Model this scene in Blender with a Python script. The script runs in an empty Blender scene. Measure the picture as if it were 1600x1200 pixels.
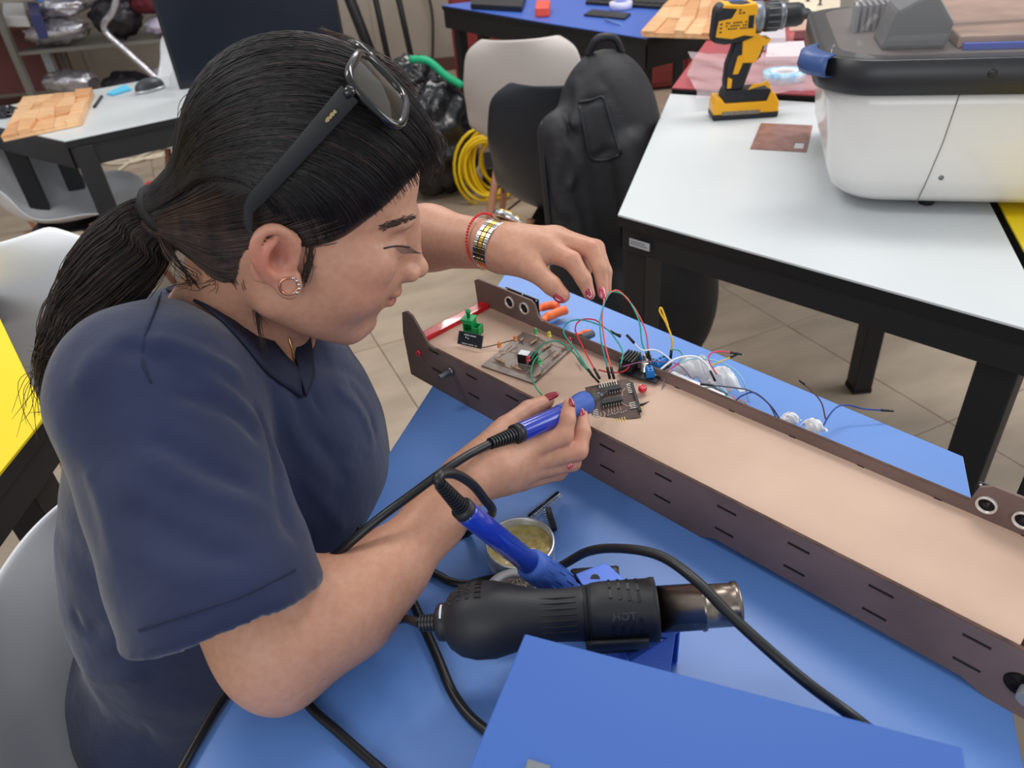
import bpy, bmesh, math, random
import numpy as np
from mathutils import Vector, Matrix
random.seed(7); rng = np.random.default_rng(7)
sc = bpy.context.scene
COL = sc.collection
# ---------------------------------------------------------------- camera frame
F = 1150.0; CXP, CYP = 800.0, 600.0
_d = np.array([156, 1688, 1150.]); _d /= np.linalg.norm(_d)
_f = np.array([0, 0, 1.]); _Y = _f - _f.dot(_d)*_d; _Y /= np.linalg.norm(_Y)
RM = np.array([np.cross(_Y, -_d), _Y, -_d]); CAM = np.array([0, 0, 1.25])
def ray(px, py): return RM @ np.array([(px-CXP)/F, (py-CYP)/F, 1.])
def PZ(px, py, z):
    r = ray(px, py); return CAM + r*((z-CAM[2])/r[2])
def PD(px, py, dep): return CAM + ray(px, py)*dep
def PY(px, py, y):
    r = ray(px, py); return CAM + r*(y/r[1])
cd = bpy.data.cameras.new('camera'); cam = bpy.data.objects.new('camera', cd); COL.objects.link(cam)
cam.location = CAM
cam.rotation_euler = Matrix([[RM[i][0], -RM[i][1], -RM[i][2]] for i in range(3)]).to_euler()
cd.sensor_width = 36; cd.lens = F/1600*36; cd.clip_start = .02
cd.dof.use_dof = True; cd.dof.focus_distance = .68; cd.dof.aperture_fstop = 9.0
sc.camera = cam
sc.view_settings.view_transform = 'Standard'; sc.view_settings.look = 'None'
sc.view_settings.gamma = 1; sc.view_settings.use_curve_mapping = False
sc.view_settings.exposure = 0.0
# ---------------------------------------------------------------- light
w = bpy.data.worlds.new('World'); sc.world = w; w.use_nodes = True
w.node_tree.nodes['Background'].inputs[0].default_value = (.93, .96, 1, 1)
w.node_tree.nodes['Background'].inputs[1].default_value = .62
def area(name, loc, to, sx, sy, power, col):
    l = bpy.data.lights.new(name, 'AREA'); l.shape = 'RECTANGLE'; l.size = sx; l.size_y = sy
    l.energy = power; l.color = col
    o = bpy.data.objects.new(name, l); COL.objects.link(o); o.location = loc
    o.rotation_euler = (Vector(to)-Vector(loc)).to_track_quat('-Z', 'Y').to_euler()
    return o
area('ceiling_lamp', (.9, 1.9, 2.9), (.9, 1.9, 0), 1.3, .5, 34, (1, .97, .93))
area('ceiling_lamp', (-1.3, 1.2, 2.9), (-1.3, 1.2, 0), 1.3, .5, 24, (1, .97, .93))
area('ceiling_lamp', (.2, 4.4, 2.9), (.2, 4.4, 0), 1.3, .5, 40, (1, .97, .93))
area('window_light', (3.6, 1.2, 1.9), (-.2, .8, .7), 2.2, 1.6, 60, (.93, .97, 1))
area('window_light', (-.6, -2.4, 2.2), (-.1, .6, .8), 2.4, 1.4, 34, (.95, .98, 1))

# ---------------------------------------------------------------- materials
def lin(c): return tuple(((v/255)/12.92 if v <= 10 else ((v/255+.055)/1.055)**2.4) for v in c)
MATS = {}
def mat(name, rgb, rough=.5, metal=0, var=0.0, vscale=20, rgb2=None, bump=0, bscale=200, spec=.5, coat=0, stretch=None, sss=0, alpha=1, trans=0, emit=0, ior=1.45, detail=4, vlo=.35, vhi=.65, attr=None, bdist=.001, sheen=0):
    if name in MATS: return MATS[name]
    m = bpy.data.materials.new(name); m.use_nodes = True; nt = m.node_tree; N = nt.nodes; L = nt.links
    b = N['Principled BSDF']; c = lin(rgb)
    b.inputs['Base Color'].default_value = (*c, 1); b.inputs['Roughness'].default_value = rough
    b.inputs['Metallic'].default_value = metal; b.inputs['Specular IOR Level'].default_value = spec
    b.inputs['Coat Weight'].default_value = coat; b.inputs['IOR'].default_value = ior
    b.inputs['Alpha'].default_value = alpha; b.inputs['Transmission Weight'].default_value = trans
    if sheen: b.inputs['Sheen Weight'].default_value = sheen
    if sss:
        b.inputs['Subsurface Weight'].default_value = sss; b.inputs['Subsurface Radius'].default_value = (.012, .005, .003); b.inputs['Subsurface Scale'].default_value = .5
    if emit:
        b.inputs['Emission Color'].default_value = (*c, 1); b.inputs['Emission Strength'].default_value = emit
    tc = N.new('ShaderNodeTexCoord'); mp = N.new('ShaderNodeMapping'); L.new(tc.outputs['Object'], mp.inputs[0])
    if stretch: mp.inputs['Scale'].default_value = stretch
    src = None
    if rgb2 is not None or var:
        n = N.new('ShaderNodeTexNoise'); n.inputs['Scale'].default_value = vscale; n.inputs['Detail'].default_value = detail
        L.new(mp.outputs[0], n.inputs['Vector'])
        r = N.new('ShaderNodeValToRGB'); L.new(n.outputs['Fac'], r.inputs[0])
        c2 = lin(rgb2) if rgb2 is not None else tuple(v*(1-var) for v in c)
        r.color_ramp.elements[0].position = vlo; r.color_ramp.elements[0].color = (*c, 1)
        r.color_ramp.elements[1].position = vhi; r.color_ramp.elements[1].color = (*c2, 1)
        src = r.outputs[0]
    if attr:
        a = N.new('ShaderNodeAttribute'); a.attribute_name = attr
        if src is None: src = a.outputs['Color']
        else:
            mx = N.new('ShaderNodeMix'); mx.data_type = 'RGBA'; mx.blend_type = 'MULTIPLY'; mx.inputs[0].default_value = 1
            L.new(a.outputs['Color'], mx.inputs[6]); L.new(src, mx.inputs[7]); src = mx.outputs[2]
    if src is not None: L.new(src, b.inputs['Base Color'])
    if bump:
        n2 = N.new('ShaderNodeTexNoise'); n2.inputs['Scale'].default_value = bscale; n2.inputs['Detail'].default_value = 3
        L.new(mp.outputs[0], n2.inputs['Vector'])
        bp = N.new('ShaderNodeBump'); bp.inputs['Strength'].default_value = bump; bp.inputs['Distance'].default_value = bdist
        L.new(n2.outputs['Fac'], bp.inputs['Height']); L.new(bp.outputs[0], b.inputs['Normal'])
    MATS[name] = m; return m

# ---------------------------------------------------------------- objects
FR = {}      # object name -> world-to-local matrix of its thing
def meta(o, label=None, cat=None, group=None, kind=None):
    if label: o['label'] = label
    if cat: o['category'] = cat
    if group: o['group'] = group
    if kind: o['kind'] = kind
    return o
def thing(name, label, cat, loc=(0, 0, 0), rz=0, group=None, M=None):
    o = bpy.data.objects.new(name, None); COL.objects.link(o); o.empty_display_size = .02
    if M is None: M = Matrix.Translation(Vector(loc)) @ Matrix.Rotation(rz, 4, 'Z')
    o.matrix_world = M; FR[o.name] = M.inverted()
    return meta(o, label, cat, group)
class MB:
    def __init__(s): s.v = []; s.f = []; s.smooth = []
    def add(s, vs, fs, sm=False):
        o = len(s.v); s.v += [tuple(map(float, p)) for p in vs]; s.f += [tuple(i+o for i in f) for f in fs]; s.smooth += [sm]*len(fs); return s
    def box(s, a, b, M=None):
        (x0, y0, z0), (x1, y1, z1) = a, b
        vs = [(x, y, z) for z in (z0, z1) for x, y in ((x0, y0), (x1, y0), (x1, y1), (x0, y1))]
        if M is not None: vs = [M @ Vector(p) for p in vs]
        return s.add(vs, [(3, 2, 1, 0), (4, 5, 6, 7), (0, 1, 5, 4), (1, 2, 6, 5), (2, 3, 7, 6), (3, 0, 4, 7)])
    def prism(s, pts, z0, z1, M=None):
        n = len(pts)
        if sum(pts[i][0]*pts[(i+1) % n][1]-pts[(i+1) % n][0]*pts[i][1] for i in range(n)) < 0: pts = pts[::-1]
        vs = [(p[0], p[1], z0) for p in pts]+[(p[0], p[1], z1) for p in pts]
        if M is not None: vs = [M @ Vector(p) for p in vs]
        return s.add(vs, [tuple(range(n))[::-1], tuple(range(n, 2*n))]+[(i, (i+1) % n, n+(i+1) % n, n+i) for i in range(n)])
    def tube(s, pts, r, n=8, cap=True, closed=False):
        P = [np.array(p, float) for p in pts]; m = len(P); rr = r if hasattr(r, '__len__') else [r]*m
        T = []
        for i in range(m):
            a = P[(i-1) % m] if closed else P[max(i-1, 0)]; b = P[(i+1) % m] if closed else P[min(i+1, m-1)]
            t = b-a; T.append(t/(np.linalg.norm(t)+1e-12))
        u = np.cross(T[0], [0, 0, 1.]);
        if np.linalg.norm(u) < .1: u = np.cross(T[0], [0, 1., 0])
        u /= np.linalg.norm(u); vs = []
        for i in range(m):
            u = u-T[i]*u.dot(T[i]); u /= np.linalg.norm(u)+1e-12; v = np.cross(T[i], u)
            for k in range(n):
                a = 2*math.pi*k/n; vs.append(P[i]+rr[i]*(math.cos(a)*u+math.sin(a)*v))
        fs = []
        for i in range(m if closed else m-1):
            for k in range(n):
                j = (i+1) % m; fs.append((i*n+k, i*n+(k+1) % n, j*n+(k+1) % n, j*n+k))
        s.add(vs, fs, True)
        if cap and not closed:
            o = len(s.v)-len(vs); s.f += [tuple(o+k for k in range(n))[::-1], tuple(o+(m-1)*n+k for k in range(n))]; s.smooth += [False]*2
        return s
    def lathe(s, prof, n=24, M=None, smooth=True):
        """prof: (r,z) list, about z"""
        vs = []; fs = []
        for r, z in prof:
            for k in range(n):
                a = 2*math.pi*k/n; vs.append((r*math.cos(a), r*math.sin(a), z))
        for i in range(len(prof)-1):
            for k in range(n): fs.append((i*n+k, i*n+(k+1) % n, (i+1)*n+(k+1) % n, (i+1)*n+k))
        caps = []
        if prof[0][0] > 1e-5: caps.append(tuple(range(n))[::-1])
        if prof[-1][0] > 1e-5: caps.append(tuple((len(prof)-1)*n+k for k in range(n)))
        if M is not None: vs = [M @ Vector(p) for p in vs]
        o = len(s.v); s.add(vs, fs, smooth); s.f += [tuple(i+o for i in c) for c in caps]; s.smooth += [False]*len(caps)
        return s
    def ball(s, c, r, n=12, M=None):
        rr = r if hasattr(r, '__len__') else (r, r, r)
        B = Matrix.Translation(Vector(c)) @ Matrix.Diagonal((*rr, 1))
        if M is not None: B = M @ B
        return s.lathe([(max(math.sin(math.pi*i/n), 0), -math.cos(math.pi*i/n)) for i in range(n+1)], n*2, B)
    def grid(s, G, closed_u=False):
        """G: rows x cols x 3"""
        R, C_ = len(G), len(G[0]); vs = [p for row in G for p in row]
        fs = [(i*C_+j, i*C_+(j+1) % C_, (i+1)*C_+(j+1) % C_, (i+1)*C_+j) for i in range(R-1) for j in range(C_ if closed_u else C_-1)]
        return s.add(vs, fs, True)
def mk(name, mb, m, parent=None, world=True, bevel=0, seg=2, solid=0, sub=0, **kw):
    vs = mb.v
    if parent is not None:
        fr = FR[parent.name]
        if world: vs = [fr @ Vector(p) for p in vs]
    me = bpy.data.meshes.new(name); me.from_pydata([tuple(p) for p in vs], [], mb.f); me.polygons.foreach_set('use_smooth', mb.smooth); me.update()
    bm = bmesh.new(); bm.from_mesh(me); bmesh.ops.remove_doubles(bm, verts=bm.verts, dist=1e-6); bmesh.ops.recalc_face_normals(bm, faces=bm.faces); bm.to_mesh(me); bm.free()
    for x in (m if isinstance(m, list) else [m]): me.materials.append(x)
    o = bpy.data.objects.new(name, me); COL.objects.link(o)
    if parent is not None: o.parent = parent; FR[o.name] = FR[parent.name]
    else: FR[o.name] = Matrix()
    if solid:
        md = o.modifiers.new('s', 'SOLIDIFY'); md.thickness = solid; md.offset = 0
    if bevel:
        md = o.modifiers.new('b', 'BEVEL'); md.width = bevel; md.segments = seg; md.limit_method = 'ANGLE'; md.angle_limit = math.radians(35)
    if sub:
        md = o.modifiers.new('u', 'SUBSURF'); md.levels = sub; md.render_levels = sub
    meta(o, kw.get('label'), kw.get('cat'), kw.get('group'), kw.get('kind'))
    return o
def based(o):
    """move a top-level mesh's origin to the base of its geometry"""
    me = o.data; n = len(me.vertices); co = np.empty(n*3); me.vertices.foreach_get('co', co); co = co.reshape(-1, 3)
    c = (co.min(0)+co.max(0))/2; c[2] = co[:, 2].min(); co -= c; me.vertices.foreach_set('co', co.ravel()); me.update()
    o.location = c; return o
def copy_tree(o, parent=None, M=None, label=None, group=None):
    c = o.copy(); COL.objects.link(c)
    if parent is not None: c.parent = parent
    else:
        if M is not None: c.matrix_world = M
        if label: c['label'] = label
        if group: c['group'] = group
    for ch in list(o.children): copy_tree(ch, c)
    return c
def spline(pts, n=12):
    """Catmull-Rom through points"""
    P = [np.array(p, float) for p in pts]; P = [2*P[0]-P[1]]+P+[2*P[-1]-P[-2]]; out = []
    for i in range(1, len(P)-2):
        for k in range(n):
            t = k/n; a, b, c, d = P[i-1:i+3]
            out.append(.5*((2*b)+(c-a)*t+(2*a-5*b+4*c-d)*t*t+(3*b-a-3*c+d)*t**3))
    out.append(P[-2]); return out
def text(name, s, size, M, m, parent, depth=.0002, align='CENTER'):
    cu = bpy.data.curves.new(name, 'FONT'); cu.body = s; cu.size = size; cu.align_x = align; cu.align_y = 'CENTER'; cu.extrude = depth; cu.resolution_u = 2
    tmp = bpy.data.objects.new('tmp', cu); COL.objects.link(tmp)
    me = bpy.data.meshes.new_from_object(tmp); bpy.data.objects.remove(tmp); bpy.data.curves.remove(cu)
    me.materials.clear(); me.materials.append(m); me.transform(M if parent is None else FR[parent.name] @ M)
    o = bpy.data.objects.new(name, me); COL.objects.link(o)
    if parent is not None: o.parent = parent; FR[o.name] = FR[parent.name]
    return o
def frame(o, x, y):
    """matrix with origin o, x axis x, y roughly y"""
    x = Vector(x).normalized(); y = Vector(y); y = (y-x*y.dot(x)).normalized(); z = x.cross(y)
    M = Matrix.Identity(4)
    for i in range(3): M[i][0] = x[i]; M[i][1] = y[i]; M[i][2] = z[i]; M[i][3] = o[i]
    return M
# ================================================================ SETTING
rnoise = rng.random
def rot2(x, y, a): return (x*math.cos(a)-y*math.sin(a), x*math.sin(a)+y*math.cos(a))
M_tile = mat('floor_tile', (186, 168, 148), .38, rgb2=(158, 141, 123), vscale=3.2, stretch=(1, 3, 1), detail=8, vlo=.3, vhi=.72, bump=.08, bscale=30)
M_grout = mat('grout', (140, 126, 110), .9)
M_wall = mat('wall_paint', (188, 180, 170), .7, rgb2=(176, 168, 158), vscale=2)
M_wall2 = mat('wall_low', (160, 150, 138), .7, rgb2=(148, 138, 126), vscale=2)
fl = mk('floor', MB().box((-6, -1.5, -.06), (6, 7.6, -.012)), M_grout, kind='structure')
TA = math.radians(22); TS = .60
tmb = MB().box((-TS/2+.0015, -TS/2+.0015, -.010), (TS/2-.0015, TS/2-.0015, 0))
t0 = None; cnt = 0
for i in range(-14, 15):
    for j in range(-6, 18):
        x, y = rot2(i*TS+.1, j*TS+.05, TA)
        if not (-4.6 < x < 3.0 and .9 < y < 6.9): continue
        vx = abs(x) < .75*y+.9
        if not vx: continue
        if t0 is None: t0 = mk('tile', tmb, M_tile, fl, world=False); o = t0
        else: o = t0.copy(); COL.objects.link(o)
        o.location = (x, y, rng.uniform(-.0006, 0)); o.rotation_euler = (0, 0, TA+rng.integers(0, 2)*math.pi); cnt += 1
print('tiles', cnt)
wb = mk('wall_back', MB().box((-6, 6.6, -.012), (6, 6.75, 3)), M_wall, kind='structure')
mk('panel', MB().box((-6, 6.585, .10), (-.1, 6.6, .78)), M_wall2, wb)
for xx in (-3.2, -2.0, -.85): mk('batten', MB().box((xx, 6.575, .1), (xx+.04, 6.6, 2.6)), M_wall2, wb)
mk('wall_left', MB().box((-5.4, -1.5, -.012), (-5.25, 6.6, 3)), M_wall, kind='structure'); mk('wall_right', MB().box((4.6, -1.5, -.012), (4.75, 6.6, 3)), M_wall, kind='structure')
mk('baseboard_back', MB().box((-6, 6.57, -.012), (6, 6.6, .10)), mat('base_brown', (92, 58, 50), .5), kind='structure')
cp = mk('conduit_pipe', MB().tube([(-4, 6.55, .95), (-.3, 6.55, .95), (1, 6.55, .95)], .03, 10), mat('conduit', (138, 136, 134), .5))
meta(cp, 'grey conduit pipe running along the back wall', 'pipe')
hc = mk('hanging_cable', MB().tube(spline([(-.62, 6.5, 1.6), (-.55, 6.5, 1.0), (-.42, 6.5, .7), (-.36, 6.5, .45), (-.42, 6.5, .0)]), .012, 6), mat('cable_dark', (48, 46, 46), .5))
meta(hc, 'dark cable hanging down the back wall', 'cable')

# ---------------------------------------------------------------- furniture builders
M_black = mat('black_steel', (30, 30, 33), .5, bump=.05, bscale=300)
M_edge = mat('black_edge', (24, 24, 26), .45)
def lerp(a, b, t): return tuple(a[i]+(b[i]-a[i])*t for i in range(len(a)))
def worktable(name, label, poly, z, M_top, legs, apron=.042, leg=.05, inset=.006, group=None, legrot=0, thick=.022):
    t = thing(name, label, 'table', (poly[0][0], poly[0][1], 0), 0, group)
    tt = mk('tabletop', MB().prism(poly, z-.004, z), M_top, t, bevel=.0008)
    mk('edge_band', MB().prism(poly, z-thick, z-.004), M_edge, t)
    n = len(poly); c = (sum(p[0] for p in poly)/n, sum(p[1] for p in poly)/n)
    q = [lerp(p, c, inset/max(math.hypot(p[0]-c[0], p[1]-c[1]), .01)) for p in poly]
    for i in range(n):
        a, b = Vector(q[i]), Vector(q[(i+1) % n]); u = (b-a).normalized(); nn = Vector((-u.y, u.x))
        if nn.dot(Vector(c)-a) < 0: nn = -nn
        pts = [a+u*.004, b-u*.004, b-u*.03+nn*.03, a+u*.03+nn*.03]
        mk('apron_rail', MB().prism([tuple(p) for p in pts], z-thick-apron, z-thick), M_black, t)
    for (x, y, r) in legs:
        M = Matrix.Translation((x, y, 0)) @ Matrix.Rotation(r, 4, 'Z'); h = leg/2
        mk('leg', MB().box((-h, -h, .012), (h, h, z-thick-.002), M), M_black, t, bevel=.002)
        mk('foot_cap', MB().box((-h-.001, -h-.001, 0), (h+.001, h+.001, .014), M), mat('rubber', (18, 18, 18), .8), t)
    return t
M_white_top = mat('laminate_white', (205, 210, 212), .32, rgb2=(198, 203, 206), vscale=2, bump=.03, bscale=600)
M_blue_top = mat('laminate_blue', (96, 138, 206), .38, rgb2=(91, 132, 200), vscale=2.5, bump=.03, bscale=700)
M_yel_top = mat('laminate_yellow', (238, 208, 30), .4)
M_red_top = mat('laminate_red', (170, 74, 84), .35)
TT = .75
def P2(px, py, z=TT): p = PZ(px, py, z); return (p[0], p[1])
# white table on the right
wa = (.215, 1.241); wc = (.659, .729); wd = (1.03, 1.68); we = (.495, 2.05)
worktable('white_table', 'large white topped table with black frame carrying the drill and desktop machine', [wa, wc, wd, we], TT, M_white_top,
          [(.262, 1.245, -.86), (.655, .795, -.86), (.97, 1.66, 0), (.53, 1.97, 0)], apron=.045)
lab = mk('asset_sticker', MB().box((-.022, -.0006, -.007), (.022, .0006, .007), frame(tuple(lerp(wa, wc, .075))+(.706,), (.655, -.755, 0), (.755, .655, 0)) @ Matrix.Translation((0, -.0022, 0))), mat('sticker', (180, 182, 186), .4))
FRs = frame(tuple(lerp(wa, wc, .075))+(.706,), (.655, -.755, 0), (.755, .655, 0))
for zz, a, b in ((.003, -.019, .012), (-.0015, -.019, .017)):
    sx = mk('barcode_line', MB().box((a, -.0034, zz-.001), (b, -.0027, zz+.001), FRs), mat('ink_grey', (120, 122, 128), .6), lab)
meta(lab, 'small grey asset sticker on the black edge of the white table', 'sticker')
# yellow table beyond the divider
yu = Vector((wd[0]-wc[0], wd[1]-wc[1])).normalized()
worktable('yellow_table', 'yellow topped table at the right edge, beside the white table', [(wc[0]+.012, wc[1]-.006), (1.25, .15), (1.7, 1.3), (wd[0]+.012, wd[1]-.006)], TT, M_yel_top,
          [(.745, .75, -.86), (1.2, .3, -.86)], apron=.045)
# red table behind
worktable('red_table', 'dusty red topped table behind the drill, joined to the white table', [(.503, 2.066), (1.042, 1.705), (1.55, 2.45), (1.25, 3.1), (.80, 2.76)], TT+.012, M_red_top,
          [(.86, 2.7, 0), (1.45, 2.45, 0)], thick=.02)
# far blue table
worktable('far_blue_table', 'blue topped table with deep black frame in the background, top centre', [(-.184, 4.31), (.30, 3.40), (.60, 2.87), (1.15, 3.2), (1.25, 4.6)], TT, mat('laminate_blue_far', (62, 100, 190), .35),
          [(-.10, 4.25, -1.0), (.02, 4.45, -1.0), (.30, 3.50, -1.0), (.62, 3.02, -1.0), (1.1, 4.4, 0)], apron=.085)
# main blue table
bl = [P2(796, 417), P2(1505, 713), P2(1519, 785)]
e1 = Vector(bl[1]); e2 = Vector(bl[2]); ed = (e2-e1).normalized()
la = Vector(P2(600, 700)); lb = Vector(P2(290, 1190)); ld = (lb-la).normalized()
bl.append(tuple(e2+ed*.46)); bl.append((-.05, .06)); bl.append(tuple(lb+ld*.16))
worktable('blue_table', 'large blue topped worktable in the foreground that the woman leans on', bl, TT, M_blue_top,
          [(.0, .93, .3), (.38, .55, .3), (.3, .2, .3), (-.2, .25, .3)], apron=.04, inset=.02)
# yellow table left
yc = P2(72, 648); ya = P2(0, 738); yt = P2(0, 498)
v1 = Vector(ya)-Vector(yc); v2 = Vector(yt)-Vector(yc)
worktable('yellow_table', 'yellow topped table at the left edge, behind the woman’s shoulder'.replace('’', "'"), [yc, tuple(Vector(yc)+v1*9), tuple(Vector(yc)+v1*9+v2*3), tuple(Vector(yc)+v2*3)], TT, M_yel_top,
          [tuple(Vector(yc)+v1*.9+v2*.2)+(0,)], apron=.045)
# left white table
lw0 = P2(100, 220); lw1 = P2(295, 178); lwf = P2(290, 116); lwl = P2(0, 170); lwn = P2(0, 186)
ext = Vector(lw1)-Vector(lw0)
worktable('white_table', 'white topped table at the left holding the black monitor and wooden board', [lw0, tuple(Vector(lw0)+ext*2.2), tuple(Vector(lw0)+ext*2.2+Vector((-.12, .75))), P2(60, 156), (-1.75, 2.66), (-1.62, 2.50)], TT, M_white_top,
          [(lw0[0]+.02, lw0[1]+.045, .45), (-.62, 2.48, .45), (-1.56, 2.52, .45), (-1.5, 2.68, .4)], apron=.06, leg=.055)

# ---------------------------------------------------------------- shell chairs
M_shell_w = mat('shell_white', (216, 218, 222), .35, coat=.2)
M_shell_g = mat('shell_warm', (196, 188, 184), .4)
M_shell_b = mat('shell_black', (34, 38, 46), .38)
M_dowel = mat('beech', (186, 132, 104), .5, rgb2=(160, 108, 84), vscale=30, stretch=(1, 1, .1))
M_wire = mat('chair_wire', (40, 40, 40), .4, metal=.6)
def shell_chair(label, loc, rz, M_shell, group=None, h=1.0, legs=True):
    t = thing('shell_chair', label, 'chair', loc, rz, group)
    prof = [(-.235, .83), (-.228, .78), (-.215, .70), (-.20, .62), (-.175, .54), (-.14, .48), (-.08, .445), (0, .432), (.09, .435), (.16, .445), (.205, .44), (.225, .425)]
    hw = [.13, .185, .205, .22, .232, .238, .24, .24, .238, .23, .21, .16]
    G = []; nu = 16
    pr = spline([np.array([a, b, c]) for (a, b), c in zip(prof, hw)], 3)
    n = len(pr)
    for i, (y, z, wd_) in enumerate(pr):
        s = i/(n-1); back = max(0, 1-s*2.1); seat = 1-back
        row = []
        for k in range(nu+1):
            u = -1+2*k/nu
            lift = abs(u)**2.4
            mid = math.exp(-((s-.42)/.16)**2)
            yy = y+lift*(.055*back+.09*mid); zz = z*1.0+lift*(.055*seat*min(1, (1-s)*4)+.03*mid)
            row.append((u*wd_, yy, zz*h))
        G.append(row)
    mk('seat_shell', MB().grid(G), M_shell, t, world=False, solid=.006, sub=1)
    if legs:
        for sx in (-1, 1):
            for sy in (-1, 1):
                mk('leg', MB().tube([(sx*.12, sy*.10, .425*h), (sx*.165, sy*.155, .2), (sx*.205, sy*.20, 0)], [.013, .0155, .010], 10), M_dowel, t, world=False)
        wm = MB()
        for a, b in (((-.13, -.115, .38), (.17, -.165, .17)), ((.13, -.115, .38), (-.17, -.165, .17)), ((-.13, .115, .38), (.17, .165, .17)), ((.13, .115, .38), (-.17, .165, .17)),
                     ((-.13, -.115, .38), (-.17, .165, .17)), ((-.13, .115, .38), (-.17, -.165, .17)), ((.13, -.115, .38), (.17, .165, .17)), ((.13, .115, .38), (.17, -.165, .17))):
            wm.tube([a, b], .004, 6)
        wm.box((-.13, -.11, .405), (.13, .11, .412))
        mk('strut_frame', wm, M_wire, t, world=False)
    return t
shell_chair('white plastic shell chair with wooden legs in the middle background behind the black chair', (.17, 2.82, 0), -.22, M_shell_g)
shell_chair('black plastic shell chair with the black backpack hung over its back', (.245, 2.13, 0), -.30, M_shell_b)
shell_chair('white shell chair tucked under the left white table, seat and wooden legs showing', (-1.46, 2.50, 0), -1.4, M_shell_w)
shell_chair('white shell chair at the left edge behind the yellow table', (-.93, 1.37, 0), .25, M_shell_w)
shell_chair('grey white shell chair the woman sits on, at the lower left edge', (-.31, .565, 0), -1.57, M_shell_w, None, .85)
shell_chair('white shell chair behind the black monitor', (-1.28, 3.45, 0), math.pi-.2, M_shell_w)
shell_chair('white shell chair at the far left under the brown desk', (-2.55, 3.75, 0), -1.3, M_shell_g)
shell_chair('white shell chair behind the left white table, mostly hidden by the hair', (-.95, 3.0, 0), .25, M_shell_w)
# ================================================================ THINGS ON THE BLUE TABLE
XZ = frame((0, 0, 0), (1, 0, 0), (0, 0, 1))     # prism (x,y)->(x,z), extruded along -y
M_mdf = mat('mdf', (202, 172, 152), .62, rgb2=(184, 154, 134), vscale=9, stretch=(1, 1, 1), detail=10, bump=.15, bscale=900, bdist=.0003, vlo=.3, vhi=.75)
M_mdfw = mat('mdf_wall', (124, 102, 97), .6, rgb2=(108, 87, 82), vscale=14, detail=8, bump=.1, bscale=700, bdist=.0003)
M_burn = mat('burnt_edge', (62, 40, 32), .75, rgb2=(92, 62, 48), vscale=60)
M_burnd = mat('burnt_slot', (34, 24, 22), .85)
trA = PZ(645, 583, .75)
TU, TN = np.array([.666, -.746, 0]), np.array([.746, .666, 0])
TU /= np.linalg.norm(TU); TN = np.array([-TU[1], TU[0], 0])
TM = frame(trA, TU, TN)
def ST(px, py, z):
    q = PZ(px, py, .75+z)-trA; return (q @ TU, q @ TN, z)
W_ = .120; FLZ = .048
tr = thing('robot_chassis_tray', 'long laser-cut brown fibreboard tray with slotted sides holding circuit boards', 'tray', M=TM)
near = [(0, 0), (.423, 0), (.437, .007), (.64, .007), (.658, 0), (.76, 0), (.76, .093), (.735, .093), (.71, .060), (.06, .060), (.048, .062), (.024, .092), (.014, .0945), (.005, .090), (-.001, .06)]
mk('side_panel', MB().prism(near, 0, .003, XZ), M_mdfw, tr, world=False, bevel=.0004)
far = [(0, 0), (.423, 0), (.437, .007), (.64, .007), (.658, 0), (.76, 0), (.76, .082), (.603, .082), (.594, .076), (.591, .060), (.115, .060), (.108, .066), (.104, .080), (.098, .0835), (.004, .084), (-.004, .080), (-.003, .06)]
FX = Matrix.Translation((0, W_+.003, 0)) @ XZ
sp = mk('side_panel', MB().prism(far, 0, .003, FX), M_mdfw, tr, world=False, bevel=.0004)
mk('floor_panel', MB().box((.010, 0, FLZ-.003), (.662, W_, FLZ)), M_mdf, tr, world=False, label='pale fibreboard floor panel')  # floor is paler than the side panels
mk('lower_panel', MB().box((.010, .001, .018), (.70, W_-.001, .021)), M_mdfw, tr, world=False)
mk('edge_strip', MB().box((.06, -.0031, .0600), (.71, .0001, .0604)), M_burn, tr, world=False); mk('edge_strip', MB().box((.115, W_-.0001, .0600), (.591, W_+.0031, .0604)), M_burn, tr, world=False)
for k in range(11):
    s0 = .048+.0648*k
    for z0 in (.0475, .0215):
        z1 = z0+(.008 if k == 0 else 0)
        mk('slot_tab', MB().box((s0, -.0034, z1-.0011), (s0+.018, -.0025, z1+.0011)), M_burnd, tr, world=False)
    if k > 1: mk('slot_tab', MB().box((s0, W_-.0006, FLZ), (s0+.006, W_+.0, FLZ+.0008)), M_burnd, tr, world=False)
mk('red_crossbar', MB().box((.006, 0, FLZ-.002), (.022, W_, FLZ+.006)), mat('acrylic_red', (214, 22, 34), .25, coat=.5, rgb2=(190, 16, 28), vscale=60), tr, world=False, bevel=.002)
mk('led_button', MB().ball((.027, -.0035, .042), (.0042, .004, .0042), 8), mat('led_red', (196, 24, 44), .2, coat=1), tr, world=False)
M_bolt = mat('bolt_grey', (116, 120, 124), .35, metal=.7)
bt = mk('bolt', MB().tube([(.087, .002, .041), (.087, -.022, .041)], .0035, 12), M_bolt, tr, world=False, bevel=.0005)
mk('nut', MB().tube([(.087, -.0028, .041), (.087, -.0075, .041)], .0058, 6), M_bolt, bt, world=False)
mk('spacer_rod', MB().tube([(.678, -.012, .028), (.678, W_, .028)], .0066, 16), mat('plastic_grey', (132, 134, 136), .5), tr, world=False, bevel=.0008)
mk('rod_hole', MB().lathe([(.0001, 0), (.0105, 0)], 20, frame((.672, -.00335, .0295), (1, 0, 0), (0, 0, 1))), M_burnd, tr, world=False)
mk('roller', MB().tube([(.703, .002, .036), (.703, W_-.002, .036)], .0235, 28), mat('roller_grey', (168, 174, 176), .35, metal=.3), tr, world=False)
M_ringw = mat('sensor_ring', (214, 206, 200), .35, metal=.3)
M_dark = mat('dark_plastic', (20, 20, 24), .4)
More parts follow.
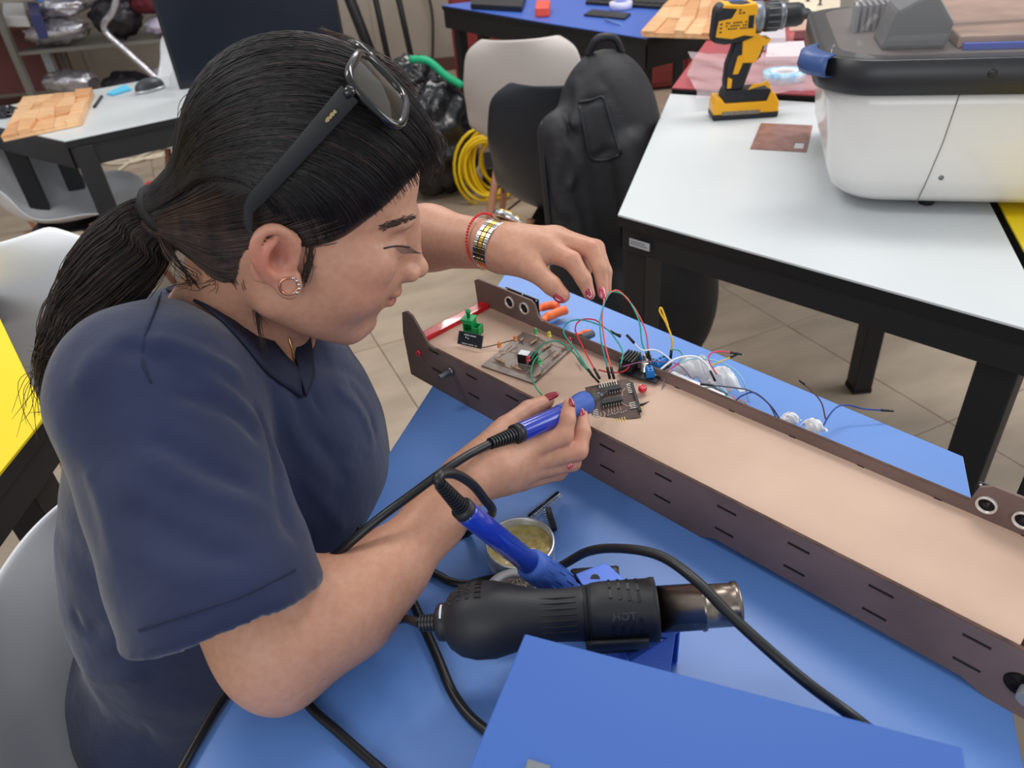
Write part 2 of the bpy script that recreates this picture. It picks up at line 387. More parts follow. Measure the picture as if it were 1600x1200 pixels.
for s0, z0 in ((.061, .0695), (.087, .0695), (.603, .063), (.629, .063)):
    Mz = frame((s0, W_-.0002, z0), (1, 0, 0), (0, 0, 1))      # z axis -> -y
    e = mk('sensor_eye', MB().lathe([(.0078, -.002), (.0078, .0022), (.0070, .0026), (.0062, .0020), (.0060, .0002)], 28, Mz), M_ringw, tr, world=False)
    mk('sensor_mesh', MB().lathe([(.0001, .0014), (.0022, .0012), (.0024, .0004), (.0061, .0004)], 20, Mz), M_dark, e, world=False)
for s0, z0 in ((.050, .0580), (.592, .0505)):
    pb = mk('sensor_board', MB().box((s0, W_+.0045, z0), (s0+.056, W_+.0062, z0+.027)), mat('pcb_dark', (28, 34, 44), .4), tr, world=False)
    for dx, dz in ((.002, .025), (.0535, .025), (.053, .006), (.03, .026)): mk('solder_joint', MB().ball((s0+dx, W_+.0045, z0+dz), .0013, 5), M_ringw, pb, world=False)
# ---- LED board
M_cu = mat('etched_copper', (122, 108, 98), .38, metal=.25, rgb2=(98, 86, 80), vscale=50, detail=6)
M_cul = mat('copper_trace', (158, 122, 106), .35, metal=.4)
M_tin = mat('solder_tin', (222, 220, 210), .25, metal=.8)
c4 = [ST(752, 570, .051), ST(833, 598, .051), ST(895, 542, .051), ST(817, 518, .051)]
def tw(p): return TM @ Vector(p)
bc0 = [sum(p[i] for p in c4)/4 for i in range(2)]
lb_ = thing('led_circuit_board', 'small grey copper circuit board with coloured LEDs lying at the left end of the tray', 'circuit board', M=TM @ Matrix.Translation((bc0[0], bc0[1], FLZ)))
def LB(p): return [tuple(tw(q)) for q in p]
BZ = .0505
mk('board', MB().prism([p[:2] for p in c4], BZ-.0024, BZ, TM), M_cu, lb_, bevel=.0002)
def onb(px, py, dz=0): p = ST(px, py, BZ); return np.array(tw((p[0], p[1], BZ+dz)))
for (a, b) in (((770, 566), (835, 590)), ((835, 590), (885, 545)), ((800, 575), (850, 535)), ((785, 555), (830, 530)), ((820, 585), (868, 548)), ((840, 530), (880, 545)), ((778, 560), (800, 540))):
    mk('trace', MB().tube([onb(*a, .0001), onb(*b, .0001)], .0006, 4), M_cul, lb_)
LEDC = {'orange': (238, 140, 40), 'green': (46, 190, 96), 'yellow': (232, 222, 50), 'red': (220, 30, 50)}
for cname, (a, b), (c, d_) in (('orange', (780, 538), (783, 555)), ('orange', (805, 528), (808, 542)), ('green', (837, 517), (838, 532)), ('yellow', (858, 522), (857, 538)), ('red', (890, 531), (884, 545)), ('red', (825, 560), (822, 574)), ('green', (843, 564), (848, 580))):
    f0 = onb(c, d_); tp = PY(a, b, f0[1]+.001)
    m = mat('led_'+cname+'_lens', LEDC[cname], .15, coat=1, trans=.35)
    le = mk('led', MB().lathe([(.0027, -.0035), (.0027, -.0025), (.0023, -.0024), (.0023, .0012), (.0018, .0028), (.0008, .0035), (.0001, .0036)], 14, Matrix.Translation(Vector(tp))), m, lb_)
    mb = MB(); mb.tube([f0+TU*.0012, tp+TU*.0008-np.array([0, 0, .003])], .0003, 4); mb.tube([f0-TU*.0012, tp-TU*.0008-np.array([0, 0, .003])], .0003, 4)
    mk('led_leads', mb, M_tin, le)
M_res = mat('resistor_tan', (206, 178, 142), .5, rgb2=(150, 96, 62), vscale=500)
for a, b in (((773, 561), (790, 569)), ((798, 573), (815, 580)), ((811, 536), (819, 529)), ((828, 540), (840, 531)), ((846, 549), (862, 538)), ((862, 562), (874, 552)), ((836, 590), (846, 582)), ((893, 545) if False else (876, 548), (884, 543))):
    A, B = onb(*a, .0018), onb(*b, .0018); u_ = (B-A)/np.linalg.norm(B-A)
    r_ = mk('resistor', MB().tube([A+u_*.0018, A+u_*.003, B-u_*.003, B-u_*.0018], [.0009, .0012, .0012, .0009], 8), M_res, lb_)
    mk('resistor_lead', MB().tube([A-np.array([0, 0, .0018]), A, B, B-np.array([0, 0, .0018])], .0003, 4), M_tin, r_)
cpb = onb(822, 566); RM_ = frame(cpb, TU*math.cos(.35)+TN*math.sin(.35), TN)
rl = mk('relay_block', MB().box((-.0085, -.0045, .0002), (.0085, .0065, .0115), RM_), M_dark, lb_, bevel=.0004)
mk('relay_label', MB().box((-.0078, -.0035, .0115), (.004, .0058, .0118), RM_), mat('label_white', (225, 228, 232), .3, rgb2=(190, 196, 206), vscale=900), rl)
mk('terminal_block', MB().box((.0015, .0068, .0002), (.010, .0125, .0085), RM_), M_dark, lb_, bevel=.0003)
for i in range(6): mk('solder_joint', MB().ball(RM_ @ Vector((-.007+.0028*i, -.0062, .0004)), .0007, 4), M_tin, lb_)
# ---- black tag and green toy
tg0, tg1, tg2, tg3 = (711, 511), (761, 519), (757, 543), (709, 534)
tb = ST(733, 541, FLZ+.003); tz = tw(tb)
TGM = frame(tz, TU*.96+TN*.28, np.array([0, 0, .8])+TN*.45+TU*.05)
tg = thing('black_name_tag', 'small black rectangular tag with white lettering propped in the tray before the green toy', 'tag', tuple(tz))
mk('tag_plate', MB().box((-.0165, .0, -.0007), (.0170, .0158, .0007), TGM), mat('tag_black', (40, 44, 50), .35), tg, bevel=.0002)
M_ink = mat('ink_white', (225, 228, 236), .5)
# the print is too small to read: rows of tiny strokes
for row, (y0, x0, x1, hh) in enumerate(((.0128, -.0085, .0095, .0013), (.0022, -.010, .0115, .0009))):
    x = x0; k = 0
    while x < x1:
        wd_ = (.0006, .0010, .0008, .0012)[k % 4]; k += 1
        if k % 7 != 0: mk('print_stroke', MB().box((x, y0-hh/2, .0007), (x+wd_, y0+hh/2*(.7 if k % 3 else 1), .0009), TGM), M_ink, tg)
        x += wd_+.0004
for x in (-.0055, -.0025): mk('print_dot', MB().ball(TGM @ Vector((x, .0098-.3*abs(x+.0055), .0008)), .0009, 5), M_ink, tg)
mk('tag_wire', MB().tube(spline([TGM @ Vector((-.0015, .009, .001)), TGM @ Vector((.009, .0045, .002)), TGM @ Vector((.0175, .002, .0012)), onb(776, 543, .004), onb(808, 541, .009), onb(818, 545, .006)], 6), .0006, 6), mat('wire_black', (26, 26, 28), .45), tg)
gp = ST(742, 517, FLZ); gb = tw(gp)
M_grn = mat('green_plastic', (14, 158, 84), .45, bump=.15, bscale=900, bdist=.0003)
GM = frame(gb, TU*.93+TN*.36, TN)
gt = thing('green_toy_boat', 'small green plastic toy boat cabin with a chimney standing behind the black tag', 'toy', tuple(gb))
mk('cabin_back', MB().box((-.010, .0, 0), (.003, .0015, .019), GM), M_grn, gt, bevel=.0003)
for x in (-.010, .0015): mk('cabin_post', MB().box((x, -.011, 0), (x+.0015, .0, .019), GM), M_grn, gt, bevel=.0003)
mk('cabin_sill', MB().box((-.010, -.012, 0), (.003, -.0105, .006), GM), M_grn, gt, bevel=.0003)
mk('cabin_head', MB().box((-.010, -.012, .015), (.003, -.0105, .019), GM), M_grn, gt, bevel=.0003)
mk('cabin_roof', MB().box((-.0115, -.0135, .019), (.0045, .003, .0215), GM), M_grn, gt, bevel=.0008)
mk('chimney', MB().lathe([(.0022, .0215), (.0022, .027), (.0033, .0275), (.0033, .0305), (.0018, .0306), (.0018, .027)], 16, GM @ Matrix.Translation((-.004, -.004, 0))), M_grn, gt)
for a, b in (((.003, -.012, 0), (.0115, -.0105, .0115)), ((.003, .0, 0), (.0115, .0015, .0115)), ((.010, -.012, 0), (.0115, .0015, .0115)), ((.003, -.012, 0), (.0115, .0015, .0015))):
    mk('hopper_wall', MB().box(a, b, GM), M_grn, gt, bevel=.0003)

# ---- held board with chips and pins
pTL, pTR, pBR, pBL = PD(923, 606, .772), PD(992, 588, .768), PD(992, 654, .738), PD(920, 665, .738)
hx = (pTR-pTL+pBR-pBL)/2; hy = (pTL-pBL+pTR-pBR)/2; ho = (pTL+pTR+pBR+pBL)/4
BW, BH = np.linalg.norm(hx), np.linalg.norm(hy); HB = frame(ho, hx, hy)
hb = thing('microcontroller_board', 'brown home-etched circuit board with two black chips being soldered in the middle of the tray', 'circuit board', M=HB)
M_pcb = mat('pcb_brown', (84, 62, 56), .4, metal=.2, rgb2=(66, 48, 44), vscale=80)
M_pale = mat('trace_pale', (214, 170, 150), .4)
mk('board', MB().box((-BW/2, -BH/2, -.0009), (BW/2, BH/2, 0)), M_pcb, hb, world=False, bevel=.0002)
def chip(cx, cy, a, n=8, w=.0062, l=.0215):
    M = Matrix.Translation((cx, cy, 0)) @ Matrix.Rotation(a, 4, 'Z')
    c = mk('chip', MB().box((-l/2, -w/2, .0012), (l/2, w/2, .0046), M), M_dark, hb, world=False, bevel=.0004)
    for i in range(n):
        for s_ in (-1, 1):
            x = -l/2+l*(i+.5)/n; mk('chip_pin', MB().box((x-.0006, s_*w/2 if s_ > 0 else -w/2-.0018, .0002), (x+.0006, s_*w/2+.0018 if s_ > 0 else -w/2, .0022), M), M_tin, c, world=False)
sx = BW/.0700 if False else BW/70; 
def hbp(px, py): return ((px-956)*BW/71, -(py-628)*BH/63-(px-956)*.0)   # photo position on the board face
cx, cy = hbp(958, 611); chip(cx, cy+.0006, .0); cx, cy = hbp(955, 629); chip(cx, cy, .0)
for i in range(8):
    x = -.0085+i*.00254; mk('header_pin', MB().box((x-.0004, BH/2-.0065, .0005), (x+.0004, BH/2+.0005, .0013)), M_tin, hb, world=False)
hd = mk('header_strip', MB().box((-.011, BH/2-.002, -.0035), (.0115, BH/2+.0006, -.0009)), M_dark, hb, world=False)
for i in range(7):
    x = -.008+i*.00254; mk('gold_pin', MB().box((x-.0004, -BH/2-.0065, .0006), (x+.0004, -BH/2+.003, .0014)), mat('pin_gold', (226, 196, 120), .25, metal=1), hb, world=False)
for i in range(5): mk('side_pin', MB().box((-BW/2+.0015, -.0075-.00254*i*.8, .0004), (-BW/2+.007, -.0068-.00254*i*.8, .0012)), M_tin, hb, world=False)
for i in range(6):
    mk('side_pin', MB().box((BW/2-.005, .006+.0022*i, .0004), (BW/2-.0005, .0066+.0022*i, .0012)), M_tin, hb, world=False)
    if i < 4: mk('side_pin', MB().box((BW/2-.008, -.0075-.0022*i, .0004), (BW/2-.0005, -.0069-.0022*i, .0012)), M_tin, hb, world=False)
mk('side_header', MB().box((BW/2-.0006, -.020, -.001), (BW/2+.0022, .018, .003)), M_dark, hb, world=False)
def flat_trace(pts, w=.0005, m=None): mk('trace', MB().tube([(x, y, .00005) for x, y in pts], w, 4), m or M_pale, hb, world=False)
flat_trace([(-.0215, -.009), (-.0225, -.013), (-.0215, -.0175), (-.017, -.0185), (-.0125, -.018), (-.0105, -.013), (-.012, -.009), (-.0145, -.0105), (-.0145, -.0145), (-.018, -.0155), (-.0185, -.012)], .00055)
for k in range(5): flat_trace([(-.006+.003*k, -.006), (-.006+.003*k, -.010), (-.0075+.0034*k, -.0145)], .0003)
flat_trace([(.008, .003), (.012, .006), (.0125, .010), (.017, .014)], .0004); flat_trace([(.009, -.004), (.013, -.009), (.018, -.010)], .0004)
flat_trace([(-.018, .012), (-.012, .013), (-.008, .010)], .0006, mat('trace_gold', (196, 160, 110), .35, metal=.5)); flat_trace([(-.017, .010), (-.011, .0105)], .0006, mat('trace_gold', (0, 0, 0)))
for k in range(9): mk('solder_joint', MB().ball((-.008+.0023*k, -.0165+.0006*(k % 3), .0004), .0007, 4), M_tin, hb, world=False)
# black connector housings plugged around the board
def plug(a, b, w=.0026, par=None, name='wire_plug'):
    return mk(name, MB().tube([a, b], w/2*1.25, 4), M_dark, par, bevel=.0002)
# ---- L298-like driver board behind
dvc = PZ(1012, 578, .80); DM = frame(dvc+np.array([0, 0, .0]), TU*.98+TN*.2, TN)
db = thing('motor_driver_board', 'small black driver board with three blue screw terminals and silver capacitors', 'circuit board', M=DM)
mk('board', MB().box((-.026, -.022, .0012), (.020, .020, .0028)), mat('pcb_black', (26, 26, 30), .35), db, world=False)
M_tb = mat('terminal_blue', (28, 120, 200), .4)
for x0, y0, a, n in ((-.022, .004, 1.0, 2), (.006, .006, -.35, 3), (.004, -.016, .6, 2)):
    M = Matrix.Translation((x0+.004, y0+.004, .0028)) @ Matrix.Rotation(a, 4, 'Z'); L_ = .0055*n/2
    t_ = mk('screw_terminal', MB().prism([(-.0045, 0), (.0045, 0), (.0045, .006), (.003, .009), (-.003, .009), (-.0045, .006)], -L_, L_, M @ XZ), M_tb, db, world=False, bevel=.0003)
    for i in range(n): mk('screw_hole', MB().lathe([(.0001, .0093), (.0014, .0093), (.0014, .009)], 10, M @ Matrix.Translation((0, -L_+.0055*(i+.5), 0))), M_dark, t_, world=False)
for x0, y0 in ((-.006, .010), (-.001, -.006)):
    cpz = mk('capacitor', MB().lathe([(.0048, .0028), (.0048, .0035), (.0042, .004), (.0042, .0125), (.0038, .013), (.0001, .0131)], 20, Matrix.Translation((x0, y0, 0))), M_tin, db, world=False)
    mk('capacitor_stripe', MB().box((x0+.0028, y0-.0022, .0042), (x0+.0043, y0+.0022, .0125)), M_dark, cpz, world=False)
mk('heat_sink', MB().box((-.024, -.020, .0028), (-.010, .002, .015)), M_dark, db, world=False, bevel=.0005)
for i in range(5): mk('heat_sink_fin', MB().box((-.0245+.0034*i, -.0205, .015), (-.0230+.0034*i, .0025, .019)), M_dark, db, world=False)
rdp = PZ(1004, 605, .806)
rk = mk('red_push_knob', MB().lathe([(.0046, 0), (.0048, .002), (.0042, .0045), (.0030, .0058), (.0026, .0048), (.0001, .0048)], 24, frame(rdp-np.array([0, 0, .004]), TU, TN)), mat('led_red', (0, 0, 0)), None)
meta(rk, 'round glossy red push knob beside the brown circuit board', 'knob'); based(rk)

# ---- jumper wires: each a thing with wire and plugs
def jumper(label, pts, col, r=.00085, plugs=(0, 1), group=None, m=None, plen=.012):
    P = [PD(*p) for p in pts]; S = spline(P, 8)
    t = thing('jumper_wire', label, 'wire', tuple(np.min(P, 0)), 0, group)
    mk('wire', MB().tube(S, r, 7), m or mat('wire_%d_%d_%d' % col, col, .38), t)
    for e in plugs:
        a = S[0] if e == 0 else S[-1]; b = S[2] if e == 0 else S[-3]; u_ = nrm_(a-b); mk('plug', MB().tube([a-u_*.001, a+u_*plen], .0016, 4), M_dark, t)
    return t
def nrm_(v): return v/np.linalg.norm(v)
TEAL, RED_, CORAL, GRN_, WHT, YEL = (38, 160, 150), (214, 48, 62), (240, 96, 88), (30, 140, 110), (228, 230, 234), (232, 190, 40)
jumper('teal jumper wire dropping from the raised fingers to the held board', [(945, 470, .772), (938, 500, .765), (940, 535, .76), (949, 575, .765)], (40, 150, 160), plugs=(1,))
jumper('coral jumper wire from the raised fingers down to the held board', [(944, 466, .772), (941, 500, .768), (946, 540, .763), (955, 575, .765)], CORAL, plugs=(1,))
jumper('teal jumper wire arching right from the fingers to the driver board', [(946, 470, .776), (955, 456, .78), (978, 464, .785), (998, 500, .79), (1003, 535, .795), (1010, 553, .80)], (30, 170, 140), plugs=(1,), plen=.006)
jumper('coral jumper wire arching right from the fingers to the driver board', [(945, 464, .778), (965, 454, .782), (990, 480, .788), (1008, 515, .795), (1013, 548, .80)], (236, 92, 84), plugs=(1,), plen=.006)
jumper('green jumper wire curving from the LED board to the held board', [(830, 562, .80), (846, 540, .79), (870, 533, .785), (895, 550, .778), (912, 572, .775), (924, 585, .772)], GRN_, plugs=(1,))
jumper('teal jumper wire crossing above the green one to the held board', [(920, 578, .772), (900, 548, .78), (881, 520, .79), (888, 504, .795), (910, 500, .80), (945, 512, .80), (962, 530, .795), (973, 550, .785), (970, 570, .78)], TEAL, plugs=(0, 1), plen=.008)
jumper('red jumper wire looping up behind the held board', [(929, 577, .772), (912, 545, .78), (899, 515, .79), (908, 500, .80), (930, 500, .80), (945, 512, .80), (955, 518, .80)], RED_, plugs=(0, 1))
jumper('green jumper wire hanging from the LED board down to the thumb', [(846, 550, .80), (834, 565, .79), (830, 585, .78), (838, 606, .765), (852, 622, .745)], (40, 150, 110), plugs=())
jumper('short red jumper wire lying across the tray floor between the plugs', [(935, 578, .785), (955, 582, .788), (975, 580, .79), (985, 570, .79)], (190, 40, 50), plugs=())
jumper('white jumper wire crossing over the driver board with its plug at the left', [(990, 535, .79), (1003, 547, .795), (1025, 547, .80), (1045, 560, .80), (1052, 570, .80)], WHT, plugs=(0,))
jumper('white jumper wire arching over the tissue paper', [(1016, 595, .79), (1035, 575, .79), (1058, 560, .79), (1085, 557, .79), (1103, 568, .79), (1110, 580, .79)], WHT, r=.0012, plugs=(1,))
jumper('pink jumper wire arching to the upper right over the blue table edge', [(1017, 592, .79), (1045, 578, .79), (1062, 566, .79)], (222, 60, 120), plugs=())
jumper('pink jumper wire with grey metal tip at the far right of the bundle', [(1120, 585, .80), (1108, 565, .80), (1110, 553, .80), (1125, 549, .80), (1142, 551, .80)], (220, 64, 100), plugs=(1,))
jumper('pale blue twisted jumper wire looping round the tissue paper', [(1050, 575, .795), (1075, 562, .80), (1105, 561, .80), (1135, 570, .80), (1155, 585, .80), (1165, 605, .80), (1170, 628, .805)], (150, 200, 220), plugs=())
jumper('yellow jumper wire ending in a blue tip beside the pink one', [(1110, 571, .80), (1125, 565, .80), (1142, 558, .80)], YEL, plugs=(1,), plen=.008)
jumper('yellow looped jumper wire standing above the driver board', [(1049, 548, .805), (1050, 530, .80), (1041, 505, .80), (1031, 487, .80), (1033, 481, .80), (1038, 492, .80), (1044, 510, .80)], (230, 180, 30), r=.0011, plugs=(0,), plen=.009)
jumper('grey jumper wire hanging to the small gold pins right of the held board', [(1052, 578, .79), (1040, 588, .785), (1034, 610, .775), (1024, 625, .765), (1014, 629, .76)], (120, 110, 124), plugs=(1,))
jumper('grey jumper wire lying along the far rim of the tray', [(1112, 602, .775), (1150, 606, .775), (1175, 612, .775), (1200, 630, .775), (1214, 655, .775)], (88, 90, 100), plugs=(0,))
jumper('dark blue jumper wire running along the far rim of the tray', [(1147, 628, .775), (1160, 618, .775), (1180, 614, .775), (1205, 635, .775), (1220, 658, .775)], (36, 60, 130), plugs=())
jumper('brown jumper wire sticking up from the small tissue scrap', [(1290, 655, .765), (1284, 630, .77), (1270, 612, .775), (1256, 600, .78)], (90, 60, 66), plugs=(1,), plen=.006)
jumper('blue jumper wire reaching right from the small tissue scrap', [(1283, 672, .76), (1295, 650, .765), (1308, 636, .77), (1325, 633, .775), (1350, 639, .775), (1378, 641, .775)], (34, 62, 140), plugs=(1,))
jumper('thin purple jumper wire running low behind the held board', [(973, 573, .78), (1000, 566, .79), (1030, 565, .795), (1060, 570, .795), (1080, 590, .79)], (130, 80, 120), r=.0006, plugs=())
jumper('green jumper wire inside the bundle of white and pink wires', [(1020, 593, .788), (1042, 578, .79), (1060, 568, .792), (1066, 556, .80), (1060, 547, .80), (1050, 546, .80)], (60, 150, 130), r=.0007, plugs=())
for i, (a, b) in enumerate((((918, 566, .775), (905, 558, .78)),)):
    pass
lp1 = mk('loose_pin_plug', MB().tube([PZ(903, 559, .803), PZ(911, 571, .803)], .0016, 4), M_dark); meta(lp1, 'tiny loose black pin plug lying on the tray floor left of the held board', 'plug'); based(lp1)
lp2 = mk('loose_pin_plug', MB().tube([PZ(956, 520, .80), PZ(970, 524, .80)], .0016, 4), M_dark); meta(lp2, 'black wire plug resting on the far rim behind the held board', 'plug'); based(lp2)
for i in range(3):
    q = mk('gold_header_pin', MB().tube([PZ(994, 635+2.2*i, .802), PZ(1006, 636+2.2*i, .802)], .0004, 4), mat('pin_gold', (0, 0, 0))); meta(q, '%s of three tiny gold pins poking out right of the held board' % ('topmost', 'middle', 'lowest')[i], 'pin', 'gold pins right of the held board'); based(q)

# ---- tissue scraps
def crumple(name, label, c, rx, ry, h_, m, cat='tissue', seed=0, n=22, group=None, amp=1.0, rz=0, z0=None, sharp=1):
    r_ = np.random.default_rng(seed); G = []
    ph = r_.uniform(0, 6, 12); fr1 = r_.uniform(2, 7, (12, 2))
    for i in range(n):
        row = []
        for j in range(n):
            u_, v_ = -1+2*i/(n-1), -1+2*j/(n-1); rr = 1+.16*math.sin(3*math.atan2(v_, u_)+ph[0])+.1*math.sin(7*math.atan2(v_, u_)+ph[1])
            x, y = u_*math.sqrt(1-v_*v_/2)*rr, v_*math.sqrt(1-u_*u_/2)*rr
            zz = sum(abs(math.sin(fr1[k, 0]*u_+fr1[k, 1]*v_+ph[k])) for k in range(7))/7
            d2 = min(1, x*x+y*y); z = h_*(.10+amp*zz)*(1-d2**1.6)+.0006+h_*.06*zz
            a, b = rot2(x*rx, y*ry, rz); row.append((c[0]+a, c[1]+b, c[2]+z))
        G.append(row)
    o = mk(name, MB().grid(G), m, solid=.0004); meta(o, label, cat, group); based(o); return o
M_tis = mat('tissue', (228, 228, 230), .8, rgb2=(206, 208, 214), vscale=90, bump=.4, bscale=300)
crumple('tissue_scrap', 'crumpled white tissue behind the tray rim, left of the two large ones', PZ(1085, 590, .77), .024, .018, .03, M_tis, seed=1, rz=-.6)
crumple('tissue_scrap', 'crumpled white tissue behind the tray rim under the arching white wire', PZ(1125, 605, .765), .022, .017, .026, M_tis, seed=2, rz=-.5)
crumple('tissue_scrap', 'small white tissue scrap on the far rim where two thin wires end', PZ(1233, 660, .765), .011, .008, .012, M_tis, seed=3)
crumple('tissue_scrap', 'pointed white tissue scrap at the foot of the blue reaching wire', PZ(1270, 672, .765), .012, .010, .014, M_tis, seed=4, rz=-.8)
wb_ = MB(); r2 = np.random.default_rng(5)
for i in range(9):
    P = [PD(1110+12*k+r2.normal(0, 3), 600+8*k+r2.normal(0, 3), .80+.002*r2.normal()) for k in range(6)]
    wb_ = MB().tube(spline(P, 4), .0007, 5); q = mk('thin_wire', wb_, mat('thinwire_%d' % (i % 3), ((226, 110, 100), (120, 190, 200), (220, 225, 230))[i % 3], .4)); meta(q, 'thin %s wire tangled in the loose bundle beside the tissue' % ('coral', 'pale blue', 'white')[i % 3], 'wire', 'thin wires bundled by the tissue'); based(q)
wp = mk('white_plate', MB().prism([P2(1038, 584, .795), P2(1130, 622, .795), P2(1133, 617, .795), P2(1043, 577, .795)], .793, .796), mat('plate_white', (225, 225, 228), .4)); meta(wp, 'thin white plastic strip lying behind the tray rim under the tissue', 'strip'); based(wp)
# ---- orange pliers
M_or = mat('orange_grip', (244, 110, 48), .4)
pz_ = .763
pl = thing('pliers', 'orange handled pliers lying behind the left end of the tray', 'pliers', tuple(PZ(860, 490, .75)))
def PZs(pts, z): return [PZ(a, b, z) for a, b in pts]
mk('grip', MB().tube(spline(PZs([(835, 487), (848, 480), (862, 477), (872, 479)], pz_), 5), [.0045]*5+[.006]*11, 10), M_or, pl)
mk('grip', MB().tube(spline(PZs([(846, 502), (858, 494), (872, 488), (885, 484)], pz_), 5), [.0045]*4+[.0065]*12, 10), M_or, pl)
mk('jaw', MB().tube(spline(PZs([(838, 490), (846, 502), (862, 515)], pz_), 5), .004, 8), M_bolt, pl)
cu_ = thing('side_cutter', 'small cutter with an orange and grey grip half hidden by the far rim', 'cutter', tuple(PZ(915, 525, .75)))
mk('grip', MB().tube(spline(PZs([(902, 524), (912, 520), (922, 519)], .765), 5), [.003]*5+[.004]*6, 8), M_or, cu_)
mk('handle_end', MB().tube(spline(PZs([(908, 528), (918, 525), (926, 521)], .764), 5), .0052, 10), mat('grip_grey', (70, 78, 88), .5), cu_)
# ---- header strips
hs0, hs1 = PZ(826, 806, .754), PZ(872, 769, .754); hv = nrm_(hs1-hs0)
hh_ = thing('pin_header', 'long black pin header lying above the flux tin', 'pin header', tuple(hs0))
mk('strip', MB().tube([hs0, hs1], .0017, 4), M_dark, hh_)
hp = np.cross(hv, [0, 0, 1])
for i in range(19):
    c = hs0+(hs1-hs0)*(i+.5)/19; mk('pin', MB().tube([c-hp*.0045, c+hp*.0075], .00032, 4), M_tin, hh_)
h2 = thing('socket_header', 'short black socket header standing by the rim of the flux tin', 'pin header', tuple(PZ(858, 808, .75)))
a0, a1 = PZ(853, 795, .754), PZ(863, 828, .754); v2_ = nrm_(a1-a0); n2_ = np.cross(v2_, [0, 0, 1.])
if n2_[0] > 0: n2_ = -n2_
mk('socket_block', MB().box((0, -.0045, -.002), (np.linalg.norm(a1-a0), .0, .0022), frame(a0, v2_, n2_)), M_dark, h2, bevel=.0003)
for i in range(9):
    c = a0+(a1-a0)*(i+.5)/9; mk('pin', MB().tube([c, c+n2_*.0045], .00035, 4), M_tin, h2)
# ---- flux tin
fc = PZ(815, 876, .75); RT = .0315
ft = thing('flux_tin', 'open round aluminium tin of yellow solder flux on the blue table', 'tin', tuple(fc))
FTM = Matrix.Translation(Vector(fc))
mk('tin_body', MB().lathe([(.0001, .0002), (RT-.003, .0002), (RT-.0015, .0015), (RT-.0015, .010), (RT-.0025, .0105), (RT-.0015, .0115), (RT-.0020, .0135), (RT-.0010, .0145), (RT-.0020, .016), (RT-.0010, .0175), (RT-.0022, .0195), (RT-.0012, .022), (RT-.0008, .024), (RT-.0022, .0245), (RT-.0030, .0235), (RT-.0032, .012), (RT-.0034, .004), (.0001, .003)], 56, FTM), mat('aluminium', (214, 218, 224), .3, metal=.75), ft)
fxm = MB(); G = []
for i in range(15):
    r_ = (RT-.0033)*i/14; G.append([(fc[0]+r_*math.cos(a), fc[1]+r_*math.sin(a), fc[2]+.0145+.0012*math.sin(a*3+r_*200)*math.sin(r_*260)+(.0011*rng.random() if r_ < .02 else .0004*rng.random())+.0016*(i/14)**6) for a in np.linspace(0, 2*math.pi, 48, endpoint=False)])
mk('flux', fxm.grid(G, closed_u=True), mat('flux_yellow', (196, 178, 116), .22, coat=.7, rgb2=(170, 150, 88), vscale=160, bump=.9, bscale=240, bdist=.001), ft)
# ---- brass wool cleaner
bcn = PZ(803, 925, .778)
bw_ = thing('tip_cleaner', 'round grey tip cleaner cup filled with metal wool behind the hot air gun', 'cleaner', (bcn[0], bcn[1], .75))
BWM = Matrix.Translation((bcn[0], bcn[1], .75))
mk('cup', MB().lathe([(.024, .0), (.0255, .004), (.0255, .024), (.0245, .028), (.0175, .029), (.0165, .027), (.0165, .006), (.0001, .006)], 44, BWM), mat('cup_grey', (150, 148, 152), .5), bw_)
wl = MB(); r3 = np.random.default_rng(9)
for i in range(130):
    a, rr = r3.uniform(0, 6.28), .0135*math.sqrt(r3.random()); c = np.array([bcn[0]+rr*math.cos(a), bcn[1]+rr*math.sin(a), .75+.0255+.003*r3.random()]); w0 = r3.uniform(0, 6.28, 2)
    wl.tube([c+.0026*np.array([math.cos(w0[0]+t), math.sin(w0[0]+t)*math.cos(w0[1]), .5*math.sin(w0[0]+t)*math.sin(w0[1])]) for t in np.linspace(0, 4.5, 8)], .00028, 3)
mk('metal_wool', wl, mat('wool_metal', (176, 160, 146), .22, metal=1), bw_, kind='stuff')

# ---- soldering irons
M_ib = mat('iron_blue', (24, 52, 168), .22, coat=.6); M_isl = mat('iron_sleeve', (52, 88, 170), .55); M_rub = mat('black_rubber', (26, 27, 30), .45)
def ring_boot(p0, p1, r0, r1, n, par):
    u_ = nrm_(p1-p0); L_ = np.linalg.norm(p1-p0); prof = []
    for i in range(n):
        t0_ = i/n; r_ = r0+(r1-r0)*t0_; z = L_*t0_; dz = L_/n; prof += [(r_, z), (r_, z+dz*.55), (r_*.80, z+dz*.6), (r_*.80, z+dz*.95)]
    M = frame(p0, u_, [0, 0, 1.]); M = M @ Matrix(((0, 0, 1, 0), (1, 0, 0, 0), (0, 1, 0, 0), (0, 0, 0, 1)))
    mk('cable_boot', MB().lathe(prof, 18, M, smooth=False), M_rub, par)
def axisM(p0, p1): return frame(p0, nrm_(p1-p0), [0, 0, 1.]) @ Matrix(((0, 0, 1, 0), (1, 0, 0, 0), (0, 1, 0, 0), (0, 0, 0, 1)))
i0, i1, i2, i3, i4 = PD(766, 693, .612), PD(812, 676, .636), PD(880, 646, .670), PD(908, 632, .690), PD(950, 612, .742)
io = thing('soldering_iron', "blue soldering iron held in the woman's right hand", 'soldering iron', tuple(i0))
ring_boot(i0, i0+(i1-i0)*.80, .0050, .0068, 9, io)
mk('collar', MB().lathe([(.0068, 0), (.0088, .001), (.0088, .008)], 20, axisM(i0+(i1-i0)*.78, i1)), M_rub, io)
LB_ = np.linalg.norm(i2-i1)
mk('handle', MB().lathe([(.0001, -.001), (.0086, -.001), (.0088, .002), (.0088, LB_*.95), (.0088, LB_+.004)], 28, axisM(i1, i2)), M_ib, io)
LS = np.linalg.norm(i3-i2)
